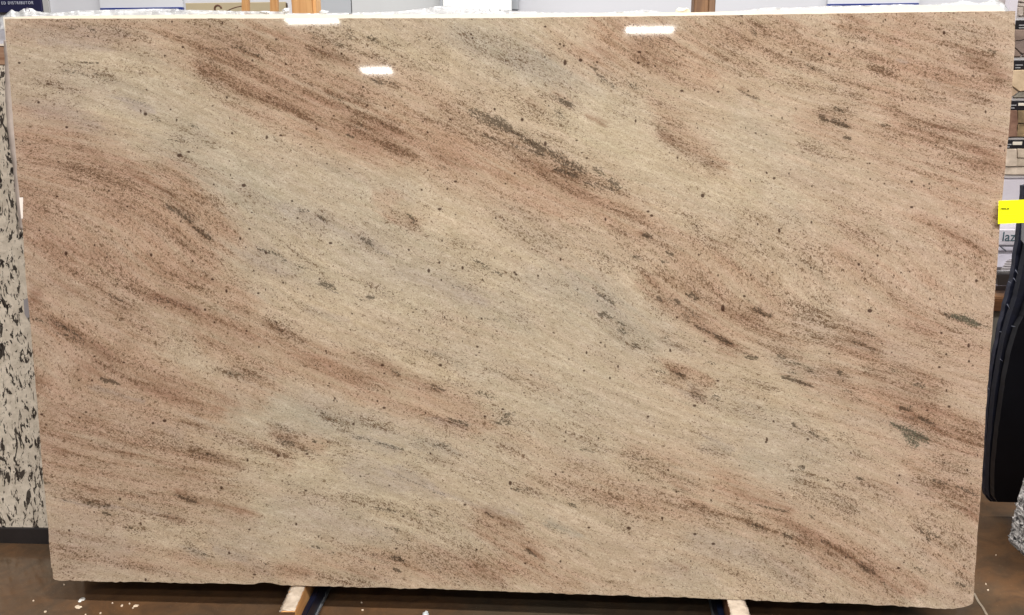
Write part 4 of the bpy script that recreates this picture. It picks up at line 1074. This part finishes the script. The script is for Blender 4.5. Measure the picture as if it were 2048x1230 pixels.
t = thing('beige_panel', 'beige board leaning at the wall behind the two narrow wooden legs', 'board', (0, 0, 0))
panel('board', 373, 6, 573, 60, 2.9, 0.02, M_beige, t, 0.002)
panel('dark_edge', 573.2, 6, 575, 60, 2.9, 0.02, plain('dark_edge', (84, 66, 46), 0.6, 0.05), t)
M_or = wood('orange_pine', (218, 166, 108), (196, 140, 84), 2, .85)
M_or_lit = wood('orange_pine_lit', (240, 186, 124), (224, 166, 104), 2)  # same pine, brighter lighting of the post's side put into the colour
for x0, x1, x2, x3, lab in ((483, 497, 481, 494, 'left of the two narrow wooden legs in front of the beige board'), (540, 555, 537, 552, 'right of the two narrow wooden legs in front of the beige board')):
    o = prism('easel_post', [at(x0, 60, 2.6), at(x1, 60, 2.6), at(x3+2, -120, 2.6), at(x2+2, -120, 2.6)], (0, 0.03, 0), M_or, None, 0.002)
    tag(o, lab, 'wooden leg', 'narrow wooden legs at the wall')
M_br = plain('brown_cane', (104, 72, 50), 0.5, 0.1, 20)
cc = at(436, 17, 2.7)
o = tube('curved_handle', [cc+Vector((math.cos(a)*0.020, 0, math.sin(a)*0.020-0.003)) for a in np.linspace(0.1, 3.3, 14)]+[cc+Vector((-0.026, 0, -0.05))], 0.006, M_br)
tag(o, 'dark brown curved handle in front of the beige board, left of the wooden legs', 'handle')
o = tube('brown_cord', [at(452, 24, 2.7), at(462, 18, 2.7), at(474, 14, 2.7), at(486, 12, 2.7)], 0.003, M_br)
tag(o, 'thin brown cord running from the plastic up to the left wooden leg', 'cord')
# two posts of the rack rising right behind the stack


def post(x0, x1, xs, yb_, Y, mats, label):
    t = thing('wooden_post', label, 'post', (0, 0, 0))
    panel('front_board', x0, -90, xs, yb_+30, Y, 0.07, mats[0], t, 0.002)
    panel('side_strip', xs+0.4, -90, x1, yb_+30, Y+0.006, 0.064, mats[1], t, 0.002)


post(583, 632, 624.5, 28, 0.42, (M_or, M_or_lit), 'wide orange pine post rising behind the top left of the pink slab')
post(1388, 1431, 1417, 24, 0.42, (wood('brown_stained', (148, 108, 72), (112, 78, 52), 2), wood('brown_side', (138, 104, 76), (112, 82, 58), 2)), 'brown stained post rising behind the top right of the pink slab')
# boxes and boards further right
M_g1 = plain('grey_cabinet', (178, 182, 188), 0.5, 0.02, 3)
M_g2 = plain('pale_cabinet', (203, 205, 207), 0.5, 0.02, 3)
o = panel('wall_panel', 640, -140, 702, 120, YW-0.04, 0.04, M_g1)
tag(o, 'grey panel on the wall just right of the orange post', 'panel')
t = thing('pale_panel', 'wide pale panel with a dark left edge, between grey panel and white board', 'panel', (0, 0, 0))
panel('face', 702.8, -140, 880, 120, YW-0.04, 0.04, M_g2, t)
panel('dark_edge', 702.6, -140, 703.8, 120, YW-0.041, 0.0008, plain('black_edge', (56, 58, 62), 0.5, 0.05), t)
t = thing('white_board', 'bright white board with a row of tiny dark marks along its lower edge', 'board', (0, 0, 0))
panel('face', 886, -140, 1023, 21.5, YW-0.16, 0.03, plain('bright_board', (240, 242, 242), 0.6, 0.01, 3, alb=0.98), t, 0.002)
M_dk = plain('dark_print', (70, 72, 80), 0.6, 0.02, 20)
for px in (938, 942.5, 958.5, 979, 1000):
    panel('mark', px-1.1, 19.3, px+1.1, 21.2, YW-0.163, 0.002, M_dk, t)
panel('stile', 880.5, -140, 885.6, 12, YW-0.15, 0.03, M_g1, t)
o = panel('label_strip', 1024, 19, 1035, 22, YW-0.05, 0.03, M_dk)
tag(o, 'tiny dark strip just right of the white board, at its lower corner', 'label')
o = panel('shadow_strip', 1024, -140, 1037, 18.5, YW-0.05, 0.04, M_g1)  # grey panel stands in for the shadow beside the white board
tag(o, 'narrow grey strip made for the shadow just right of the white board', 'upright')
o = panel('white_upright', 2019, -140, 2035, 60, 2.2, 0.05, plain('white_upright', (226, 220, 228), 0.6, 0.02, 5, alb=0.95))
tag(o, 'white upright at the top right between the plastic and the stone sample boards', 'upright')

# ------------------------------------------------------------------ right: rack of stone veneer sample boards
YS = 2.3
M_backing = plain('sample_backing', (214, 206, 204), 0.7, 0.03, 8)
M_head = plain('black_header', (34, 30, 34), 0.4, 0.05, 10)
M_pr = plain('header_print', (178, 176, 178), 0.6, 0.02, 20)


def stone_m(name, c1, c2, al=0.9):
    return plain(name, c1, 0.85, 0.10, 14, 0.2, c2=c2, bump=0.9, bscale=22, alb=al)


def sample(y_head0, y_head1, y_s1, y_gap, stones, slot, label, text=True):
    t = thing('sample_board', label, 'sample board', (0, 0, 0), 'stone sample boards hung one above the other')
    panel('backing', 1990, y_head0-1.5, 2130, y_gap, YS, 0.012, M_backing, t)
    if y_head1 > y_head0:
        panel('header', 1990, y_head0, 2130, y_head1, YS-0.012, 0.0118, M_head, t, 0.002)
        if text:
            for (xa, xb, f) in text:
                yy = y_head0+(y_head1-y_head0)*f
                panel('print_line', xa, yy-0.9, xb, yy+0.9, YS-0.0135, 0.0014, M_pr, t)
        if slot:
            q0, q1 = at(slot[0], slot[2], YS-0.014), at(slot[1], slot[3], YS-0.014)
            box('hanging_slot', (q0.x, YS-0.0145, q1.z), (q1.x, YS-0.0122, q0.z), M_white, t, 0.001)
    for poly, mt, dp in stones:
        prism('stone', [at(x, y, YS-0.010-dp) for x, y in poly], (0, 0.0098+dp, 0), mt, t, 0.003)
    return t


def rct(x0, y0, x1, y1, j=0.8):
    r = random.Random(int(x0*7+y0))
    jj = lambda: r.uniform(-j, j)
    xm, ym = (x0+x1)/2, (y0+y1)/2
    return [(x0+jj(), y0+jj()), (xm, y0+jj()), (x1+jj(), y0+jj()), (x1+jj(), ym), (x1+jj(), y1+jj()), (xm, y1+jj()), (x0+jj(), y1+jj()), (x0+jj(), ym)]


SW = stone_m('stone_white', (206, 192, 182), (222, 210, 198))
SG = stone_m('stone_greybrown', (140, 120, 110), (160, 138, 126))
SG2 = stone_m('stone_taupe', (126, 108, 102), (148, 130, 122))
SC = stone_m('stone_cream', (206, 180, 148), (222, 196, 164))
SC2 = stone_m('stone_tan', (186, 158, 132), (200, 172, 144))
SC3 = stone_m('stone_greygreen', (146, 140, 128), (166, 158, 144))
SB = stone_m('stone_purplebrown', (126, 94, 80), (150, 116, 98))
SB2 = stone_m('stone_olive', (132, 112, 86), (166, 140, 106))
SL1 = stone_m('stone_ivory', (210, 192, 174), (226, 208, 190))
SL2 = stone_m('stone_bone', (188, 172, 154), (206, 188, 168))
sample(-60, -60, 33, 36, [(rct(2037, -30, 2060, 4), SW, 0.004), (rct(2037, 5.5, 2062, 12.5), SW, 0.002), (rct(2037, 14, 2046.6, 32), SW, 0.005), (rct(2047.8, 14, 2075, 32), SL2, 0.003)], None,
       'topmost sample board of whitish ledge stone, at the upper right corner')
sample(41, 58, 113, 117, [([(2028, 59), (2060, 59), (2062, 76), (2040, 80), (2028, 82)], SG, 0.004), ([(2024, 84), (2040, 82), (2062, 78), (2064, 100), (2046, 108), (2040, 104), (2030, 92), (2024, 90)], SG2, 0.007),
                             ([(2016, 92), (2029, 94), (2038, 105), (2043, 110), (2043, 113), (2016, 113)], SG, 0.005), ([(2045, 110), (2064, 102), (2070, 113), (2045, 113)], SG2, 0.003)], None,
       'second sample board from the top, grey brown flagstone under a black header', [(2038, 2060, .55), (2038, 2058, .85)])
sample(121, 139, 195, 199.5, [([(2024, 141), (2046, 139.5), (2066, 144), (2064, 180), (2040, 183), (2025, 172)], SC, 0.010), ([(2010, 174), (2023.5, 173.5), (2037, 184), (2026, 193), (2010, 195)], SC2, 0.005),
                               ([(2028, 194), (2039, 185), (2066, 182), (2070, 195), (2028, 195)], SC3, 0.004)], None,
       'third sample board from the top, cream flagstone under a black header', [(2031, 2046, .5), (2031, 2041, .8)])
sample(201.5, 220, 275, 278.5, [(rct(1996, 221, 2035, 274), SB, 0.006), (rct(2036.5, 221, 2075, 247), SB2, 0.009), (rct(2033, 248.5, 2075, 273.5), SB2, 0.006)], (2037, 2062, 206, 211.5),
       'fourth sample board from the top, brown block stone with a white slot', [(2020, 2033, .48), (2020, 2029, .78)])
sample(280, 297, 350, 355, [(rct(1996, 298, 2034, 333), SL1, 0.008), (rct(2035.5, 298, 2075, 315), SL2, 0.006), (rct(2033.5, 317, 2075, 333), SL2, 0.004), (rct(1990, 335, 2075, 349.5), SL1, 0.005)], (2026, 2044, 283.5, 290),
       'lowest sample board, ivory ledge stone with a white slot in its header', [(2014, 2023, .52), (2014, 2019, .82)])
# white counter front, sign, shelf
o = panel('white_cabinet', 1960, 356, 2140, 459, YS+0.02, 0.3, plain('cabinet_white', (232, 226, 236), 0.5, 0.02, 3, alb=0.97))
tag(o, 'white cabinet face below the sample boards, behind the yellow tag', 'cabinet')
t = thing('name_sign', 'pale sign with the grey green letters laz at the right of the slab', 'sign', (0, 0, 0))
panel('board', 1955, 459.5, 2140, 490, YS-0.03, 0.03, plain('sign_grey', (212, 206, 214), 0.5, 0.02, 3), t, 0.002)
p1 = at(2001.5, 482, YS-0.034)
h_ = (at(2001, 462.5, YS-0.034)-p1).z
lettering('lettering', 'laz', abs(h_)/0.72, Vector((at(2003, 482, YS-0.034).x, YS-0.034, p1.z)), RX, plain('teal_ink', (70, 92, 100), 0.6, 0.05), t, 'LEFT', 1.0, 0.92)
M_chrome = plain('steel_shelf', (150, 148, 150), 0.25, 0.15, 30, 0.6, metal=0.7)
t = thing('tile_rack', 'metal tile rack with slanted pale tiles between the slab and the dark slabs', 'rack', (0, 0, 0))
panel('top_bar', 1950, 491, 2100, 493.5, YS-0.10, 0.02, plain('dark_bar', (60, 54, 62), 0.4, 0.05), t)
o = tube('bracket', [at(2001, 493, YS-0.11), at(2007, 498, YS-0.13), at(2012, 502, YS-0.15)], 0.004, M_dk, t)
panel('back_panel', 1950, 494, 2100, 545, YS-0.02, 0.012, plain('glossy_white', (226, 222, 236), 0.15, 0.06, 14, 0.6, alb=0.95), t)
for k, yy in enumerate((519, 523.5, 528, 533, 538)):
    xa = 2012-k*3.2
    q = [at(xa, yy+3.0, YS-0.20-k*0.03), at(2100, yy+4.6, YS-0.20-k*0.03), at(2100, yy+0.8, YS-0.14-k*0.03), at(xa+7, yy-1.2, YS-0.14-k*0.03)]
    prism('tile', q, (0, 0.004, -0.006), plain('tile_grey', (158+k*4, 152+k*4, 154+k*4), 0.2, 0.15, 10, 0.6), t, 0.001)
panel('front_lip', 1994, 541.5, 2100, 548.5, YS-0.38, 0.015, M_chrome, t, 0.002)
prism('drawer', [at(1993.5, 549, YS-0.38), at(2100, 550, YS-0.38), at(2100, 571, YS-0.38), at(1997, 571, YS-0.38)], (0, 0.2, 0), plain('dark_brown_box', (56, 48, 46), 0.5, 0.06, 8), t, 0.002)
panel('kick_panel', 1975, 571.5, 2100, 588, YS-0.2, 0.1, plain('lilac_white', (196, 188, 194), 0.6, 0.04, 6), t)
t = thing('wood_crate', 'small brown timber block on the floor end of the tile rack', 'timber block', (0, 0, 0))
panel('top_face', 1965, 592, 2100, 600, YS-0.36, 0.14, wood('crate_top', (176, 130, 92), (150, 108, 74), 0), t, 0.002)
panel('front_face', 1965, 600.5, 2100, 623.5, YS-0.37, 0.15, wood('crate_brown', (128, 84, 48), (100, 62, 36), 0), t, 0.002)
o = panel('plinth_block', 1930, 624, 2100, 760, YS-0.3, 0.2, plain('grey_base', (158, 154, 144), 0.7, 0.04, 6))
tag(o, 'pale grey base under the timber block, right of the slab', 'base')
o = panel('grey_block', 1940, 941, 1978.5, 961, 0.95, 0.12, plain('block_grey', (84, 84, 88), 0.7, 0.05, 10), None, 0.003)
tag(o, 'grey block on the floor between the pink slab and the dark slabs', 'block')

# dark slabs leaning at the right
M_s1 = plain('navy_edge_stone', (22, 26, 46), 0.5, 0.3, 30, 0.3, c2=(40, 42, 58), bump=0.4)
M_s2 = plain('blue_grey_edge', (26, 27, 38), 0.6, 0.3, 30, 0.3, c2=(18, 20, 34), bump=0.4)
M_s3 = plain('black_granite', (9, 9, 15), 0.4, 0.2, 12, 0.2)
out = [(2048, 372), (2041, 440), (2034, 500), (2025, 560), (2011, 610), (2000, 660), (1990, 710), (1982, 762), (1976, 830), (1971, 900), (1969, 965), (1971, 992), (1980, 1003)]
inn = [(2088, 520), (2072, 560), (2055, 610), (2046, 635), (2035, 656), (2023, 697), (2012, 752), (2005, 797), (1997, 855), (1991, 910), (1988, 970), (1989, 994), (1995, 1004)]


def dark(poly, Y, dep, mat, label, wob, seed):
    r = random.Random(seed)
    fine_ = []
    for a, b2 in zip(poly, poly[1:]):
        for k in range(4):
            f = k/4
            fine_.append((a[0]*(1-f)+b2[0]*f+r.uniform(-wob, wob), a[1]*(1-f)+b2[1]*f))
    fine_.append(poly[-1])
    poly = [(2300, fine_[0][1]-60)]+fine_+[(2300, 1012)]
    o = prism('dark_slab', [at(x, y, Y) for x, y in poly], (0, dep, 0), mat)
    return tag(o, label, 'stone slab')


mid_ = [((a[0]*.6+b2[0]*.4), (a[1]*.52+b2[1]*.48)) for a, b2 in zip(out, inn)]
dark(out, 0.90, 0.03, M_s1, 'rearmost dark slab of the right hand bundle, with navy rough edge', 0.9, 1)
dark(mid_, 0.845, 0.035, M_s2, 'middle dark slab of the right hand bundle, with blue grey edge', 0.6, 2)
dark(inn, 0.79, 0.035, M_s3, 'front slab of the right hand bundle, polished black', 0.6, 3)
o = tube('pale_scratch', [at(1, 1, 1), at(2, 2, 1)], 0.001, M_dk)
bpy.data.objects.remove(o)
# pale strap at the top of the bundle, right at the frame edge
o = prism('grey_strap', [at(2044, 447, 0.78), at(2056, 447, 0.78), at(2056, 490, 0.78), at(2049, 488, 0.78), at(2042.5, 480, 0.78)], (0, 0.004, 0), plain('strap_grey', (120, 120, 124), 0.6, 0.08))
tag(o, 'short pale grey strap on the dark slabs just under the yellow tag', 'strap')
M_scr = plain('chip_grey', (128, 132, 148), 0.7, 0.05)
SCR = [((2031, 540), (2036, 548)), ((2027, 556), (2032, 563)), ((2017, 563), (2022, 566)), ((2014, 608), (2019, 617)), ((2023, 652), (2030, 653)), ((1999, 663), (2003, 664)), ((2000, 718), (2005, 722)), ((2003, 785), (2006, 788)), ((1976, 776), (1979, 780)), ((1984, 912), (1990, 908))]
CHL = ['uppermost one near the frame edge', 'second from the top, a steep stroke', 'third from the top, short and flat', 'steep stroke level with the brown timber block', 'flat stroke close to the polished black face',
       'flat stroke near the left rim', 'slanting stroke below the timber block', 'tiny stroke halfway down the bundle', 'tiny stroke touching the outer left rim', 'lowest one, near the bottom corner']
for k, (a, b2) in enumerate(SCR):
    o = tube('chip_mark', [at(a[0], a[1], 0.788 if a[0] > 2020 else 0.84), at(b2[0], b2[1], 0.788 if a[0] > 2020 else 0.84)], 0.0011, M_scr, None, 5)
    tag(o, 'pale chip line on the dark slabs, ' + CHL[k], 'chip mark', 'pale chip lines on the dark slabs')

# yellow HOLD tag, hooked on the right edge of the pink slab
m_y = plain('fluorescent_card', (250, 252, 20), 0.6, 0.01, 4, 0.2, alb=1.0)
t = thing('hold_tag', 'bright yellow card reading HOLD, stuck to the right edge of the pink slab', 'tag', (0, 0, 0))
yp = [(1997.5, 401.5), (2075, 398), (2077, 444), (1996, 448)]
pr_ = 0.022
prism('card', [onslab(x, y, pr_) for x, y in yp], -SN*0.0008, m_y, t)
lp = onslab(2001, 419.5, pr_+0.0012)
rp = onslab(2017, 418.8, pr_+0.0012)
rot = Matrix.Rotation(R_(90)-LEAN, 3, 'X').to_euler()
tx = lettering('lettering', 'HOLD', (rp-lp).length/2.75, lp, rot, plain('black_ink', (60, 60, 10), 0.6, 0.02), t, 'LEFT', 1.15, 1.0, 0.0)
M_line = plain('faint_print', (190, 190, 20), 0.6, 0.02)
for yy, x0, x1 in ((424.5, 2001, 2006), (429, 2001, 2035), (437, 2000.5, 2003.5), (437, 2026, 2031), (441, 2026, 2042), (436, 2044, 2052)):
    prism('print_line', [onslab(x0, yy, pr_+0.0013), onslab(x1, yy-0.3, pr_+0.0013), onslab(x1, yy+0.5, pr_+0.0013), onslab(x0, yy+0.8, pr_+0.0013)], -SN*0.0004, M_line, t)
# little clip that holds the card off the stone
prism('tab', [onslab(1998.5, 420, 0.0), onslab(2000, 420, 0.0), onslab(2000, 432, 0.0), onslab(1998.5, 432, 0.0)], SN*0.0208, m_y, t)

# ------------------------------------------------------------------ rough granite block, bottom right
m, nt, b = nmat('rough_white_granite')
co = N(nt, 'ShaderNodeTexCoord').outputs['Object']
v1 = noise(nt, co, 70, 5, 0.75, 0.9)
v2 = noise(nt, co, 22, 4, 0.7, 0.5)
c = mixc(nt, sstep(nt, v1, 0.44, 0.54), rgba((36, 32, 32)), rgba((226, 220, 216)))
c = mixc(nt, sstep(nt, v2, 0.52, 0.62, 0, 0.5), c, rgba((236, 230, 226)))
L(nt, c, b.inputs['Base Color'])
b.inputs['Roughness'].default_value = 0.3
bp = N(nt, 'ShaderNodeBump')
bp.inputs['Strength'].default_value = 1.0
bp.inputs['Distance'].default_value = 0.02
L(nt, v1, bp.inputs['Height'])
L(nt, bp.outputs[0], b.inputs['Normal'])
edge = [(2420, 300), (2260, 600), (2120, 850), (2060, 985), (2050, 1020), (2043, 1040), (2040, 1056), (2037, 1070), (2036.5, 1082), (2033, 1092), (2030, 1102), (2031, 1110), (2036, 1117), (2044, 1122), (2056, 1126)]  # first points lie out of view, added so the slab shades the floor
YB = 0.25
bm = bmesh.new()
r = random.Random(12)
ed = []
for a, b2 in zip(edge, edge[1:]):
    for k in range(4):
        f = k/4
        ed.append((a[0]*(1-f)+b2[0]*f+r.uniform(-1.2, 1.2), a[1]*(1-f)+b2[1]*f+r.uniform(-.5, .5)))
ed.append(edge[-1])
rows = []
for i, (x, y) in enumerate(ed):
    p = at(x+16, y, YB)
    row = []
    for j in range(9):
        q = p+Vector((0.012*j*j*0.35+r.uniform(-.004, .004), -0.012*min(j, 4)+(0.0)+r.uniform(-.005, .005)+(0.0 if j else 0.10), r.uniform(-.004, .004)))
        row.append(bm.verts.new(q))
    rows.append(row)
for a, b2 in zip(rows, rows[1:]):
    for j in range(8):
        bm.faces.new((a[j], a[j+1], b2[j+1], b2[j]))
# closed back at the far side
xr_ = max(v.co.x for v in bm.verts)+0.9  # stretched to the right, unseen, for a wider shadow
last = [bm.verts.new((xr_, YB+0.10, rw[8].co.z)) for rw in rows]
for i in range(len(rows)-1):
    bm.faces.new((rows[i][8], last[i], last[i+1], rows[i+1][8]))
bmesh.ops.recalc_face_normals(bm, faces=bm.faces)
me = bpy.data.meshes.new('rough_granite_block')
bm.to_mesh(me)
bm.free()
o = link('rough_granite_block', me, m)
o.modifiers.new('thickness', 'SOLIDIFY').thickness = 0.01
tag(o, 'rough broken edge of a glittering white and black granite slab at the bottom right', 'stone slab')

# ------------------------------------------------------------------ chips and scraps on the floor
M_chip = plain('stone_chip', (236, 214, 188), 0.5, 0.06, 30, alb=0.98)
chips = [(157, 1213.5, .012, .005, 'long pale chip, largest on the floor below the left corner'), (91, 1223, .0042, .0035, 'pale chip farthest left on the floor'), (272, 1211.5, .0055, .0055, 'round pale chip on the floor right of the long chip'),
         (244, 1211, .0038, .003, 'small chip just left of the round pale chip'), (266, 1216, .0026, .002, 'tiny chip right below the round pale chip'), (201, 1226, .0026, .002, 'tiny chip at the lower border right of the long chip'),
         (67, 1201, .003, .002, 'faint chip on the floor above the leftmost chip'), (259, 1207, .0024, .002, 'tiny chip above and left of the round pale chip'), (225, 1206, .0018, .0016, 'speck between the long chip and the round chip'),
         (171, 1229, .0025, .002, 'speck of stone under the long chip'), (128, 1169, .002, .0015, 'speck of stone by the lower left corner of the pink slab'), (725, 1220, .002, .002, 'speck on the floor right of the left timber'),
         (723, 1205, .003, .0012, 'thin splinter on the floor in the shadow right of the left timber'), (1976, 1180, .0024, .002, 'speck on the floor right of the lower right corner'), (1972, 1168, .005, .001, 'thin splinter on the floor right of the slab'),
         (1992, 1110, .002, .0016, 'speck on the floor near the rough granite')]
for k, (px, py, sx_, sy_, lab) in enumerate(chips):
    q = atz(px, py, 0.002)
    o = scrap('stone_chip', (q.x, q.y, 0.0016), (sx_, sy_*1.6, 0.003), M_chip, 40+k, lab, 'stone chip', 'stone chips on the floor')
    o.rotation_euler = (0, 0, -0.35 if k == 0 else k)
q = atz(852, 1228, 0.01)
scrap('foil_scrap', (q.x, q.y, 0.008), (0.012, 0.014, 0.009), M_scrap, 77, 'crumpled white foil scrap on the floor at the bottom middle', 'foil scrap')
q = atz(163, 1199, 0.004)  # bright scrap made up in place of a lamp's glint in the floor
scrap('floor_glint', (q.x, q.y, 0.003), (0.010, 0.012, 0.003), plain('glint_white', (250, 246, 240), 0.25, 0.02, 30, 0.8, alb=1.0), 78, 'small bright flake made for a lamp glint on the floor just above the long pale chip', 'foil scrap')

# ------------------------------------------------------------------ ceiling lights of the hall, seen only as reflections in the polish
M_lamp = emit('lamp_diffuser', (1.0, 0.97, 0.90, 1), 45.0)
M_hous = plain('lamp_housing', (230, 230, 230), 0.5, 0.02)


def reflected(px, py, zc):
    d = ray(px, py)
    p = onslab(px, py)
    r = d-2*d.dot(SN)*SN
    return p+r*((zc-p.z)/r.z)


for x0, x1, y0, y1, lab in ((573, 676, 38, 47, 'long ceiling light mirrored at the top edge of the slab, left of centre'), (724, 782, 138, 147, 'short ceiling light mirrored lowest in the polished slab'), (1253, 1346, 57, 66, 'long ceiling light mirrored in the right half of the slab')):
    a = reflected(x0, (y0+y1)/2, 5.0)
    c_ = reflected(x1, (y0+y1)/2, 5.0)
    ly = abs(reflected((x0+x1)/2, y0, 5.0).y-reflected((x0+x1)/2, y1, 5.0).y)
    cx_, cy_ = (a+c_)/2, 0
    t = thing('ceiling_light', lab, 'ceiling light', ((a.x+c_.x)/2, (a.y+c_.y)/2, 5.0), 'ceiling lights behind the viewer')
    hw = abs(c_.x-a.x)/2
    hl = ly/2
    box('diffuser', (t.location.x-hw, t.location.y-hl, 5.0), (t.location.x+hw, t.location.y+hl, 5.02), M_lamp, t)
    box('housing', (t.location.x-hw-.03, t.location.y-hl-.03, 5.022), (t.location.x+hw+.03, t.location.y+hl+.03, 5.12), M_hous, t)
